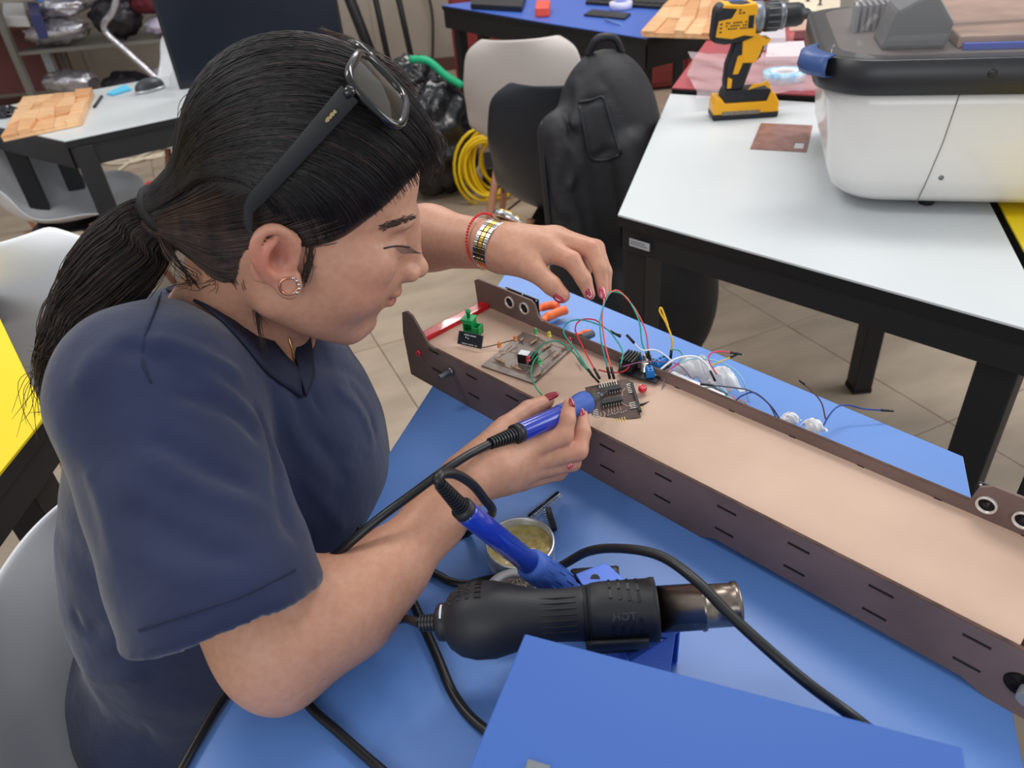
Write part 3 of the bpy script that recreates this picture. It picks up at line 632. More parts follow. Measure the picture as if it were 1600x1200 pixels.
sl = mk('grip_sleeve', MB().lathe([(.0088, -.006), (.0096, -.005), (.0092, LS*.2), (.0084, LS*.35), (.0096, LS*.6), (.0112, LS*.95), (.0114, LS*1.2), (.0098, LS*1.38), (.0001, LS*1.4)], 28, axisM(i2, i3)), M_isl, io)
mk('front_ring', MB().lathe([(.0112, LS*1.20), (.0107, LS*1.34), (.0085, LS*1.45), (.0001, LS*1.45)], 24, axisM(i2, i3)), M_rub, io)
tp0 = i3+(i3-i2)*.42; LT = np.linalg.norm(i4-tp0)
mk('ferrule', MB().lathe([(.006, 0), (.006, .006), (.0048, .007), (.0048, LT*.35)], 20, axisM(tp0, i4)), M_bolt, io)
mk('soldering_tip', MB().lathe([(.0046, LT*.33), (.0044, LT*.62), (.0028, LT*.8), (.0006, LT)], 18, axisM(tp0, i4)), mat('tip_dark', (78, 76, 80), .35, metal=.8), io)
# second iron resting in the holder
j0, j1, j2, j3, j4 = PD(688, 757, .485), PD(728, 800, .505), PD(830, 882, .55), PD(884, 918, .575), PD(905, 930, .585)
jo = thing('soldering_iron', 'blue soldering iron resting in the stand above the flux tin', 'soldering iron', tuple(j0))
ring_boot(j0, j0+(j1-j0)*.82, .0045, .0062, 10, jo)
mk('collar', MB().lathe([(.0062, 0), (.0082, .001), (.0082, .009)], 20, axisM(j0+(j1-j0)*.8, j1)), M_rub, jo)
L1 = np.linalg.norm(j2-j1)
mk('handle', MB().lathe([(.0001, -.001), (.0081, -.001), (.0084, .002), (.0088, L1)], 28, axisM(j1, j2)), M_ib, jo)
L2 = np.linalg.norm(j3-j2); AM = axisM(j2, j3)
slv = mk('grip_sleeve', MB().lathe([(.0090, -.003), (.0118, -.002), (.0122, .004), (.0118, L2*.8), (.0100, L2), (.0085, L2*1.1)], 28, AM), M_isl, jo)
for k in range(10):
    for zz in (L2*.14, L2*.42, L2*.68):
        a = 2*math.pi*k/10; M = AM @ Matrix.Rotation(a+zz*20, 4, 'Z') @ Matrix.Translation((.0119, 0, zz)); mk('grip_rib', MB().box((-.0006, -.0016, 0), (.0006, .0016, L2*.2), M), M_isl, slv, bevel=.0005)
mk('tip_sheath', MB().lathe([(.0082, 0), (.0075, .02)], 20, axisM(j3+(j3-j2)*.1, j4+(j3-j2)*.3)), M_isl, jo)
# ---- hot air gun
g0, g1 = PZ(690, 972, .815), PZ(1155, 944, .822)
gd = nrm_(g1-g0); GL_ = np.linalg.norm(g1-g0)
def gp(px): return g0+gd*GL_*((px-690)/465)
M_gun = mat('gun_black', (30, 31, 35), .52, bump=.12, bscale=700, bdist=.0002)
hg = thing('hot_air_gun', 'black hot air rework gun with a metal nozzle lying in its holder', 'heat gun', tuple(g0+np.array([0, 0, -.03])))
GA = frame(g0, gd, np.cross(gd, [0, 0, 1.])*-1) @ Matrix(((0, 0, 1, 0), (1, 0, 0, 0), (0, 1, 0, 0), (0, 0, 0, 1)))
mm = lambda px: GL_*(px-690)/465
prof = [(.0001, -.004), (.010, -.004), (.013, -.002), (.0135, .002), (.013, .003), (.019, mm(705)), (.0245, mm(722)), (.0272, mm(745)), (.0270, mm(775)), (.0235, mm(805)), (.0195, mm(840)), (.0182, mm(875)), (.0188, mm(910)), (.0196, mm(922))]
hn = mk('handle', MB().lathe(prof, 40, GA), M_gun, hg)
up_ = -np.array(GA.col[0][:3]); 
for k in range(5):
    for j in range(4):
        zz = .0085+j*.0062; a = 1.15+k*.17; rad_ = np.interp(zz, [p[1] for p in prof], [p[0] for p in prof]); ang_ = math.atan2(*( (GA.inverted() @ (Vector(g0)+Vector(nrm_(CAM-g0))))[:2][::-1] ))
        M = GA @ Matrix.Rotation(ang_-(a-.55), 4, 'Z') @ Matrix.Translation((rad_+.0002, 0, zz))
        mk('vent_slot', MB().box((-.0015, -.0007, 0), (.0006, .0007, .0046), M), M_dark, hn)
angc = math.atan2(*((GA.inverted() @ (Vector(g0)+Vector(nrm_(CAM-g0))))[:2][::-1]))
for k in range(-3, 4):
    M = GA @ Matrix.Rotation(angc+k*.22, 4, 'Z') @ Matrix.Translation((.0176, 0, mm(828))); mk('grip_rib', MB().box((0, -.0006, 0), (.0016, .0006, mm(905)-mm(828)), M), M_gun, hn, bevel=.0004)
for p in (918, 925): mk('grip_ring', MB().lathe([(.0185, mm(p)-.0006), (.0204, mm(p)), (.0185, mm(p)+.0006)], 40, GA), M_gun, hn)
hr = .0215
hd_ = mk('head_shroud', MB().lathe([(.0190, mm(920)), (.0208, mm(930)), (.0214, mm(945)), (.0216, mm(1018)), (.0222, mm(1020)), (.0222, mm(1028)), (.0200, mm(1029)), (.0192, mm(1020)), (.0190, mm(960))], 44, GA), M_gun, hg)
for k in range(16):
    for j in range(4):
        if k % 4 == 3: continue
        M = GA @ Matrix.Rotation(angc+2*math.pi*k/16+.06*j+.2, 4, 'Z') @ Matrix.Translation((.0214, 0, mm(958+j*14))); mk('shroud_slot', MB().box((-.001, -.0034, -.0009), (.0006, .0034, .0009), M), M_dark, hd_)
M_noz = mat('nozzle_steel', (150, 138, 126), .28, metal=1, rgb2=(96, 84, 78), vscale=30, stretch=(1, 1, 1), detail=5)
nz_ = mk('nozzle', MB().lathe([(.0160, mm(1000)), (.0160, mm(1095)), (.0170, mm(1096)), (.0168, mm(1101)), (.0150, mm(1103)), (.0148, mm(1143)), (.0158, mm(1146)), (.0158, mm(1153)), (.0140, mm(1155)), (.0100, mm(1154)), (.0095, mm(1140)), (.0090, mm(1100))], 40, GA), M_noz, hg)
mk('nozzle_core', MB().lathe([(.0001, mm(1144)), (.0094, mm(1144))], 24, GA), M_dark, nz_)
for k in range(3):
    M = GA @ Matrix.Rotation(k*2.094, 4, 'Z'); mk('core_vane', MB().box((.001, -.0004, mm(1142)), (.0094, .0004, mm(1151)), M), M_noz, nz_)
# embossed HOT lettering on the shroud
TMx = GA @ Matrix.Rotation(angc+.18, 4, 'Z') @ Matrix.Translation((.0217, 0, mm(976)))
TMx = TMx @ Matrix(((0, 0, 1, 0), (0, 1, 0, 0), (-1, 0, 0, 0), (0, 0, 0, 1))) @ Matrix.Rotation(math.pi, 4, 'Z') if False else TMx @ Matrix(((0, 0, 1, 0), (0, -1, 0, 0), (1, 0, 0, 0), (0, 0, 0, 1)))
text('lettering', 'HOT', .0075, TMx, mat('emboss', (62, 64, 70), .45), hd_, .0004)
ring_boot(gp(655)+np.array([0, 0, 0]), gp(686), .0058, .0066, 6, hg)
for k in range(6): mk('print_stroke', MB().box((0, -.0009, -.0005), (.0003, .0009, .0008), GA @ Matrix.Rotation(angc-.25-.14*k, 4, 'Z') @ Matrix.Translation((.0136+.0012*0, 0, .0012))), M_ink, hg)
# ---- stand: blue sheet bracket and black cradle
M_bm = mat('bracket_blue', (66, 108, 206), .38, metal=.15, coat=.3)
sb0 = PZ(930, 905, .80); 
bh = thing('gun_holder', 'blue sheet metal holder with a black cradle under the hot air gun', 'holder', (sb0[0], sb0[1], .75))
pa_, pb_, pc_, pd_ = PZ(900, 898, .79), PZ(946, 880, .79), PZ(1062, 985, .79), PZ(985, 1035, .79)
mk('top_plate', MB().prism([tuple(p[:2]) for p in (pa_, pb_, pc_, pd_)], .788, .790), M_bm, bh, bevel=.0006)
for a, b in ((pb_, pc_), (pa_, pb_)):
    u_ = nrm_(b-a); mk('side_flange', MB().box((0, -.001, -.040+.001), (np.linalg.norm(b-a), .001, 0), frame(a, u_, np.cross([0, 0, 1.], u_))), M_bm, bh, bevel=.0006)
mk('base_plate', MB().prism([tuple(p[:2]) for p in (pa_, pb_, pc_, pd_)], .7502, .752), M_bm, bh)
tq = [PZ(978, 1034, .768), PZ(1046, 1056, .762), PZ(1056, 980, .792), PZ(990, 975, .796)]
tu, tv = nrm_(tq[1]-tq[0]), tq[3]-tq[0]; TQ = frame(tq[0], tu, tv); loc_ = [TQ.inverted() @ Vector(p) for p in tq]
fp = mk('front_plate', MB().prism([(p[0], p[1]) for p in loc_], -.001, .001, TQ), mat('bracket_face_lit', (128, 160, 232), .35, coat=.3), bh, bevel=.0005)  # paler than the other sheets: window reflection painted into the plate's colour
hc0 = sum((Vector(p) for p in tq), Vector())/4; mk('screw_hole', MB().lathe([(.0001, 0), (.0026, 0)], 16, Matrix.Translation(hc0) @ TQ.to_3x3().to_4x4() @ Matrix.Translation((0, .002, .0013))), M_dark, fp)
c0 = gp(965)-np.array([0, 0, .0]); ca = []
for a in np.linspace(math.pi*1.0, math.pi*2.0, 13):
    ca.append(a)
G = [[c0+gd*s_+(np.cross(gd, [0, 0, 1.]))*(-math.cos(a)*.0245)+np.array([0, 0, 1])*math.sin(a)*.0245 for a in ca] for s_ in (-.022, -.008, .006, .020)]
mk('cradle', MB().grid(G), M_gun, bh, solid=.003)
mk('cradle_post', MB().box((-.018, -.014, -.0), (.016, .014, .026), frame((c0[0], c0[1], .790), gd, np.cross([0, 0, 1.], gd))), M_gun, bh, bevel=.002)
q0, q1 = PD(893, 905, .60), PD(968, 900, .595)
mk('silicone_sleeve', MB().lathe([(.0001, 0), (.0076, 0), (.0084, .002), (.0084, np.linalg.norm(q1-q0)-.002), (.0076, np.linalg.norm(q1-q0)), (.0001, np.linalg.norm(q1-q0))], 24, axisM(q0, q1)), M_rub, bh)
mk('sleeve_stem', MB().tube([q0+(q1-q0)*.5, PZ(930, 905, .79)], .004, 10), M_bolt, bh)
# ---- soldering station box
k0, k1, k2 = PZ(820, 990, .87), PZ(1505, 1168, .87), PZ(733, 1200, .87)
kx = nrm_(k1-k0); ky = np.cross([0, 0, 1.], kx); Lk = np.linalg.norm(k1-k0)
ssn = thing('soldering_station', 'large blue metal soldering station box at the bottom of the picture', 'soldering station', (k0[0], k0[1], .75))
KM = frame((k0[0], k0[1], .75), kx, -ky)
KW = .150
sk = (k2-k0); skx = sk @ kx; skl = -(sk @ ky)*-1
KM = frame((k0[0], k0[1], .75), kx, ky)
depth_y = -KW
mk('case', MB().prism([(0, 0), (Lk, 0), (Lk+.0, depth_y), ((sk @ kx)/abs(sk @ ky)*KW, depth_y)], .006, .120, KM), mat('case_blue', (50, 93, 170), .55), ssn, bevel=.0008)
for x, y in ((.02, -.02), (Lk-.02, -.02), (.02, -KW+.02), (Lk-.02, -KW+.02)): mk('foot', MB().lathe([(.006, 0), (.007, .006)], 14, KM @ Matrix.Translation((x, y, 0))), M_rub, ssn)
hm = PZ(822, 1199, .8705); mk('screw_plate', MB().box((0, -.004, 0), (.012, .004, .0012), frame(hm, kx, ky)), M_bolt, ssn)
# ---- cables
M_cab = mat('cable_black', (24, 25, 28), .38)
def cable(label, P, r, name='cable'):
    o = mk(name, MB().tube(spline(P, 8), r, 10), M_cab); meta(o, label, 'cable'); based(o); return o
cable("black cable running from the held soldering iron down across the woman's front", [i0, PD(730, 712, .595), PD(690, 738, .580), PD(640, 775, .568), PD(590, 812, .560), PD(530, 862, .560), PD(480, 903, .575), PD(430, 985, .60), PZ(400, 1030, .757), PZ(355, 1082, .7545), PZ(325, 1128, .7545), PZ(290, 1190, .7545), PZ(250, 1260, .7545)], .0036)
cable("short black cable looping from the resting iron around the woman's wrist", [j0, PD(684, 750, .482), PD(690, 741, .486), PD(712, 741, .50), PD(738, 757, .525), PD(757, 780, .55), PD(769, 797, .57), PD(760, 812, .60), PZ(735, 830, .757), PZ(690, 850, .7545)], .0036)
cable('black cable arching over the flux tin and hot air gun nozzle to the station box', [PZ(556, 812, .7545), PZ(572, 850, .7545), PZ(610, 880, .7545), PZ(672, 893, .7545), PZ(702, 908, .7545), PZ(730, 913, .7545), PZ(760, 906, .7545), PD(830, 895, .61), PD(872, 886, .60), PD(918, 862, .565), PD(970, 857, .535), PD(1030, 868, .51), PD(1085, 905, .485), PD(1140, 960, .465), PD(1200, 1015, .448), PD(1262, 1068, .437), PD(1330, 1118, .428), PZ(1400, 1170, .80), PZ(1450, 1190, .76)], .0036)
cable('black cable running from under the forearm down to the station box', [PZ(600, 850, .7545), PZ(630, 905, .7545), PZ(645, 940, .7545), PZ(665, 985, .7545), PZ(685, 1030, .7545), PZ(705, 1078, .7545), PZ(730, 1115, .7545), PZ(765, 1145, .7545), PZ(800, 1160, .7545)], .0040)
cable('black cable of the hot air gun passing under the forearm', [gp(656), PD(630, 967, .575), PD(606, 977, .585), PZ(570, 1000, .7545), PZ(530, 1030, .7545), PZ(500, 1060, .7545)], .0034)
cable('black cable running from beneath the elbow to the bottom edge', [PZ(455, 1060, .7545), PZ(485, 1105, .7545), PZ(530, 1145, .7545), PZ(575, 1185, .7545), PZ(610, 1215, .7545), PZ(650, 1250, .7545)], .0036)
# ================================================================ BACKGROUND THINGS
def PXF(P, A, B):
    """pixel ray meets the vertical plane through plan points A, B"""
    A = np.array(A[:2]); B = np.array(B[:2]); u_ = (B-A)/np.linalg.norm(B-A); n_ = np.array([-u_[1], u_[0]]); r = ray(*P); return CAM+r*(n_ @ A/(n_ @ r[:2]))
def blob(c, r, seed=0, n=28, amp=.12, freq=3.0):
    r_ = np.random.default_rng(seed); K_ = 10; D_ = r_.normal(0, 1, (K_, 3))*freq; ph = r_.uniform(0, 6.28, K_); G = []
    for i in range(n+1):
        th_ = math.pi*i/n; row = []
        for j in range(2*n):
            a = math.pi*j/n; d = np.array([math.sin(th_)*math.cos(a), math.sin(th_)*math.sin(a), -math.cos(th_)])
            s_ = 1+amp*(np.abs(np.sin(D_ @ d+ph)).mean()*2-1.27); row.append(tuple(np.array(c)+d*s_*np.array(r)))
        G.append(row)
    return G
# ---- cordless drill
dr0 = PZ(1160, 181, .75); DX = nrm_(np.array([.995, -.10, 0])); DM_ = frame(dr0, DX, [0, 0, 1.])          # x forward, y up, z towards the camera side
DZ = DM_
M_dy = mat('drill_yellow', (240, 172, 24), .42); M_dk = mat('drill_black', (30, 32, 38), .5)
dl = thing('cordless_drill', 'yellow and black cordless drill standing on its battery on the white table', 'drill', tuple(dr0))
def dp(name, pts, w_, m, par=None, bevel=.002, off=0.0, **k): return mk(name, MB().prism(pts, off-w_/2, off+w_/2, DZ), m, par or dl, bevel=bevel, **k)
bt_ = dp('battery_base', [(-.073, .0), (.072, .0), (.075, .004), (.075, .016), (-.076, .016), (-.076, .005)], .062, M_dk)
by = dp('battery', [(-.075, .013), (.074, .013), (.074, .034), (.060, .058), (.052, .058), (.046, .038), (-.050, .038), (-.058, .050), (-.070, .050), (-.075, .036)], .064, M_dy, bevel=.003)
dp('battery_label', [(-.055, .012), (.032, .012), (.032, .0205), (-.055, .0205)], .0006, mat('label_grey', (96, 92, 88), .4, rgb2=(150, 140, 120), vscale=400), by, .0001, off=.0325)
dp('battery_foot', [(-.052, .036), (.050, .036), (.056, .052), (.052, .064), (-.050, .066), (-.056, .052)], .054, M_dk)
gr = dp('handle', [(-.050, .058), (-.012, .062), (-.006, .074), (.010, .128), (.022, .150), (-.006, .172), (-.036, .170), (-.040, .150), (-.050, .120), (-.052, .080)], .044, M_dk, bevel=.008, )
dp('grip_inlay', [(-.036, .100), (-.024, .100), (-.012, .132), (-.016, .142), (-.028, .138)], .047, M_dy, gr, .001); dp('grip_inlay', [(-.046, .070), (-.037, .070), (-.036, .090), (-.046, .094)], .047, M_dy, gr, .001)
dp('body_shell', [(-.088, .170), (-.084, .236), (-.074, .246), (.004, .244), (.006, .176), (-.020, .168), (-.060, .164)], .060, M_dk, bevel=.010)
yb = dp('motor_housing', [(-.082, .182), (-.078, .214), (-.050, .218), (-.040, .236), (-.072, .240), (-.066, .247), (-.030, .243), (.0, .245), (.004, .240), (.004, .178), (-.020, .182), (-.046, .176)], .0635, M_dy, bevel=.002)
dp('trigger_guard', [(-.022, .186), (.004, .186), (.030, .170), (.042, .170), (.036, .160), (.024, .156), (.020, .140), (.012, .122), (-.018, .124), (-.020, .160)], .052, M_dy, bevel=.002)
dp('trigger', [(.020, .156), (.034, .158), (.026, .130), (.018, .122), (.014, .136)], .018, M_dk)
for x, y in ((-.075, .190), (-.075, .198), (-.075, .206), (-.036, .226), (-.028, .226), (-.036, .232)): dp('vent_slot', [(x, y), (x+.005, y+.001), (x+.005, y+.004), (x, y+.003)], .0652, M_dk, yb, 0)
for r_ in range(3):
    for c_ in range(9):
        if (r_*9+c_) % 5: dp('print_stroke', [(-.062+c_*.0052, .196+r_*.006), (-.0585+c_*.0052, .196+r_*.006), (-.0585+c_*.0052, .199+r_*.006), (-.062+c_*.0052, .199+r_*.006)], .0648, M_dk, yb, 0)
dp('mode_window', [(-.014, .196), (-.002, .196), (-.002, .222), (-.014, .222)], .0660, M_dk, yb, .0005)
CX = frame(DM_ @ Vector((.0, .212, 0)), DX, [0, 0, 1.]) @ Matrix(((0, 0, 1, 0), (1, 0, 0, 0), (0, 1, 0, 0), (0, 0, 0, 1)))
mk('gear_collar', MB().lathe([(.031, 0), (.033, .002), (.033, .020), (.030, .022)], 36, CX), mat('collar_grey', (122, 128, 138), .4, metal=.5), dl)
tc_ = mk('torque_collar', MB().lathe([(.029, .021), (.030, .023), (.030, .056), (.028, .058)], 36, CX), M_dk, dl)
for k in range(14): mk('collar_rib', MB().box((.0295, -.0016, .030), (.0312, .0016, .055), CX @ Matrix.Rotation(k*2*math.pi/14, 4, 'Z')), mat('rib_grey', (96, 98, 104), .5), tc_)
mk('clutch_ring', MB().lathe([(.0275, .057), (.0285, .058), (.0285, .068), (.0275, .069)], 36, CX), M_bolt, dl)
mk('chuck', MB().lathe([(.024, .068), (.0245, .070), (.0245, .098), (.021, .108), (.012, .114), (.011, .120), (.007, .126), (.0001, .126)], 32, CX), M_dk, dl)
mk('drill_bit', MB().lathe([(.006, .124), (.0045, .132), (.003, .136), (.003, .168), (.0001, .172)], 12, CX), M_bolt, dl)
dp('belt_hook', [(.0, .066), (.010, .078), (.030, .078), (.042, .084), (.050, .070), (.046, .066), (.036, .074), (.014, .070)], .006, M_dy, None, .0008, off=.030)
# ---- desktop machine with clear lid
pf0, pf1 = PZ(1430, 318, .772), PZ(1600, 322, .772); pu = nrm_(np.array([pf1[0]-pf0[0], pf1[1]-pf0[1], 0])); pn = np.array([-pu[1], pu[0], 0])
PO = pf0-pu*.148; PO[2] = .75; PM = frame(PO, pu, pn)
mc = thing('desktop_machine', 'white desktop cutting machine with black band and clear lid on the white table, right', 'machine', tuple(PO))
def rrect(x0, x1, y0, y1, r, n=8):
    out = []
    for cx_, cy_, a0_ in ((x1-r, y1-r, 0), (x0+r, y1-r, 90), (x0+r, y0+r, 180), (x1-r, y0+r, 270)):
        for k in range(n+1): a = math.radians(a0_+90*k/n); out.append((cx_+r*math.cos(a), cy_+r*math.sin(a)))
    return out
def loft(rects, m_, name, par, closed=True, **k):
    G = [[(x, y, z) for x, y in rrect(x0, x1, y0, y1, r)] for (x0, x1, y0, y1, r, z) in rects]
    mb = MB().grid(G, closed_u=True); n_ = len(G[0])
    mb.f += [tuple(range(n_))[::-1], tuple(range((len(G)-1)*n_, len(G)*n_))]; mb.smooth += [False]*2
    mb.v = [tuple(PM @ Vector(p)) for p in mb.v]
    return mk(name, mb, m_, par, **k)
M_mw = mat('machine_white', (226, 224, 222), .28, coat=.4)
loft([(.055, .60, .035, .44, .05, .018), (.040, .62, .020, .46, .06, .020), (.022, .64, .006, .475, .065, .034), (.012, .65, .0, .48, .07, .06), (.004, .655, .0, .485, .07, .12), (-.006, .66, .0, .49, .075, .17), (-.014, .66, .0, .49, .08, .1955)], M_mw, 'lower_body', mc)
loft([(-.026, .672, -.008, .500, .088, .192), (-.028, .674, -.010, .502, .09, .194), (-.028, .674, -.010, .502, .09, .2405), (-.024, .670, -.006, .498, .088, .2425)], mat('band_black', (40, 40, 44), .38), 'black_band', mc)
for x in (.045, .27): mk('foot', MB().lathe([(.011, .0), (.0125, .004), (.0125, .018), (.010, .020)], 18, PM @ Matrix.Translation((.10, .20, 0)) if x < .1 else PM @ Matrix.Translation((.178, .06, 0))), M_rub, mc)
mk('foot', MB().lathe([(.011, .0), (.0125, .004), (.0125, .018), (.010, .020)], 18, PM @ Matrix.Translation((.10, .40, 0))), M_rub, mc)
mk('panel_seam', MB().tube([PM @ Vector(p) for p in ((.150, .004, .022), (.155, -.0004, .05), (.166, -.0004, .12), (.172, -.0004, .192))], .0009, 4), mat('seam_grey', (120, 116, 112), .6), mc)
mk('screw', MB().lathe([(.0036, -.001), (.0038, .001), (.0025, .0018), (.0001, .0019)], 16, frame(PM @ Vector((.176, .0, .065)), pu, [0, 0, 1.])), M_bolt, mc)
mk('band_button', MB().lathe([(.0062, -.001), (.0062, .0012), (.004, .0022), (.0001, .0024)], 18, frame(PM @ Vector((.205, -.010, .222)), pu, [0, 0, 1.])), mat('band_black', (0, 0, 0)), mc)
hp_ = MB(); HG = []
for t in np.linspace(0, 1, 12):
    a = math.radians(160+62*t); HG.append([(.062+.108*math.cos(a)*s_, .082+.108*math.sin(a)*s_, z) for s_, z in ((.84, .214), (.98+.09*math.sin(t*math.pi), .216), (1.0+.10*math.sin(t*math.pi), .224), (.98+.09*math.sin(t*math.pi), .242), (.84, .246))])
hp_.grid(HG); hp_.v = [tuple(PM @ Vector(p)) for p in hp_.v]; mk('handle_tab', hp_, mat('tab_blue', (58, 84, 140), .4), mc, solid=.002)
def glassy(name, col=(238, 238, 240), a=.22, rough=.04):
    m = bpy.data.materials.new(name); m.use_nodes = True; nt = m.node_tree; b = nt.nodes['Principled BSDF']
    b.inputs['Base Color'].default_value = (*lin(col), 1); b.inputs['Roughness'].default_value = rough; b.inputs['Alpha'].default_value = a; b.inputs['Coat Weight'].default_value = 1
    return m
M_lid = glassy('lid_clear', (226, 222, 220), .05)
def ring(x0, x1, y0, y1, r, z): return [tuple(PM @ Vector((x, y, z))) for x, y in rrect(x0, x1, y0, y1, r)]
LD = MB().grid([ring(-.018, .664, .0, .49, .083, .2425), ring(-.010, .656, .006, .484, .08, .27), ring(.012, .634, .022, .468, .07, .31), ring(.05, .60, .05, .44, .06, .335), ring(.12, .53, .10, .39, .05, .345)], closed_u=True)
n_ = len(ring(0, 1, 0, 1, .1, 0)); LD.f.append(tuple(range(4*n_, 5*n_))); LD.smooth.append(False); mk('clear_lid', LD, M_lid, mc, solid=.002)
loft([(.004, .642, .020, .47, .07, .236), (.004, .642, .020, .47, .07, .2445)], mat('machine_deck', (92, 84, 82), .5), 'inner_deck', mc)
mk('brown_bed', MB().box((.165, .05, .2446), (.63, .45, .262), PM), mat('bed_brown', (158, 128, 112), .55, rgb2=(140, 112, 98), vscale=20), mc, bevel=.003)
mk('blue_rail', MB().box((.17, .036, .2446), (.63, .044, .254), PM), mat('rail_blue', (44, 72, 170), .4), mc, bevel=.001)
mk('inner_tower', MB().prism([(.06, .2446), (.15, .2446), (.155, .28), (.12, .325), (.075, .30)], -.16, -.05, PM @ XZ), mat('tower_grey', (84, 86, 90), .4), mc, bevel=.006)
mk('inner_arm', MB().tube([PM @ Vector(p) for p in ((.10, .14, .315), (.2, .17, .325), (.42, .2, .322))], .014, 10), M_dk, mc)
for i in range(6): mk('inner_vent', MB().box((.035+.010*i, .20+.004*i, .2447), (.040+.010*i, .26+.004*i, .285), PM), mat('vent_grey', (120, 122, 128), .4), mc)
# ---- copper plate with square hole
cp4 = [PZ(*p, .752) for p in ((1172, 232), (1260, 237), (1275, 193), (1189, 192))]
cpm = thing('copper_plate', 'brownish pink copper clad plate with a small square cut-out, before the drill', 'plate', tuple((cp4[0]+cp4[2])/2-np.array([0, 0, .002])))
o_, ax_, ay_ = cp4[0], cp4[1]-cp4[0], cp4[3]-cp4[0]
M_cp = mat('copper_dull', (164, 124, 116), .38, metal=.3, rgb2=(138, 102, 98), vscale=35, detail=6)
def cq(u0, u1, v0, v1): return [tuple((o_+ax_*u+ay_*v)[:2]) for u, v in ((u0, v0), (u1, v0), (u1, v1), (u0, v1))]
for i, q in enumerate((cq(0, .76, 0, 1), cq(.76, .93, 0, .10), cq(.76, .93, .32, 1), cq(.93, 1, 0, 1))):
    mk('plate_section', MB().prism(q, .7502, .7518), M_cp, cpm)
# ---- tape roll, plastic film, boxes on the red table
def disc(name, label, c, r0, r1, h_, m, m2, cat):
    t = thing(name, label, cat, tuple(c)); M = Matrix.Translation(Vector(c))
    mk('tape_body', MB().lathe([(r0, 0), (r1, 0), (r1, h_), (r0, h_), (r0, 0)], 40, M), m, t); mk('core', MB().lathe([(r0-.004, 0), (r0, 0), (r0, h_+.0005), (r0-.004, h_+.0005), (r0-.004, 0)], 36, M), m2, t); return t
M_tape = mat('tape_blue_white', (190, 222, 238), .25, rgb2=(120, 180, 220), vscale=70)
disc('tape_roll', 'white and pale blue roll of tape lying on plastic film behind the drill', PZ(1224, 124, .766), .034, .054, .022, M_tape, mat('core_white', (230, 228, 232), .5), 'tape')
M_film = glassy('film_pink', (240, 222, 228), .42, .12)
def film(name, label, pts, z, m, cat, seed, amp=.012):
    r_ = np.random.default_rng(seed); n = 26; A_, B_, C_, D_ = [np.array(PZ(*p, z)) for p in pts]; G = []; ph = r_.uniform(0, 6, 8); fr = r_.uniform(3, 14, (8, 2))
    for i in range(n):
        row = []
        for j in range(n):
            u_, v_ = i/(n-1), j/(n-1); p = A_*(1-u_)*(1-v_)+B_*u_*(1-v_)+C_*u_*v_+D_*(1-u_)*v_
            zz = sum(abs(math.sin(fr[k, 0]*u_+fr[k, 1]*v_+ph[k])) for k in range(8))/8; row.append((p[0]+.01*math.sin(9*v_+ph[0]), p[1]+.01*math.sin(8*u_+ph[1]), p[2]+amp*zz))
        G.append(row)
    o = mk(name, MB().grid(G), m); meta(o, label, cat); based(o); return o
film('plastic_film', 'crumpled translucent plastic film lying over the red and white tables behind the drill', ((1085, 165), (1292, 150), (1296, 92), (1076, 92)), .767, M_film, 'film', 3, .022)
def tbox(name, label, pts, z0, z1, m, cat, bevel=.002, parts=()):
    P = [tuple(PZ(*p, z1)[:2]) for p in pts]; t = thing(name, label, cat, (P[0][0], P[0][1], z0))
    mk('block' if not parts else parts[0], MB().prism(P, z0, z1), m, t, bevel=bevel); return t, P
t_, _ = tbox('white_sheet_stack', 'pale pink and white flat boards lying behind the drill', ((1196, 88), (1298, 86), (1296, 62), (1200, 66)), .7625, .785, mat('board_pale', (222, 204, 208), .4), 'boards')
t_, _ = tbox('dark_board', 'thin dark red board lying on the far part of the red table', ((1240, 60), (1300, 58), (1300, 46), (1242, 48)), .7625, .785, mat('board_dark', (92, 26, 40), .4), 'board')
t_, P_ = tbox('light_panel', 'pale wooden panel with small black knobs at the far end of the red table', ((1235, 30), (1312, 26), (1314, -20), (1232, -16)), .7625, .800, mat('panel_pale', (232, 216, 190), .45), 'panel')
for a, b in ((1281, 8), (1262, 2)):
    q = PZ(a, b, .80); mk('knob', MB().lathe([(.010, 0), (.004, .004), (.004, .018), (.008, .020), (.008, .028), (.0001, .029)], 14, Matrix.Translation(Vector(q))), M_dk, t_)
t_, _ = tbox('grey_case', 'pale grey flat case behind the drill body', ((1175, 60), (1228, 58), (1226, 34), (1178, 34)), .7625, .80, mat('case_pale', (196, 190, 196), .4), 'case')
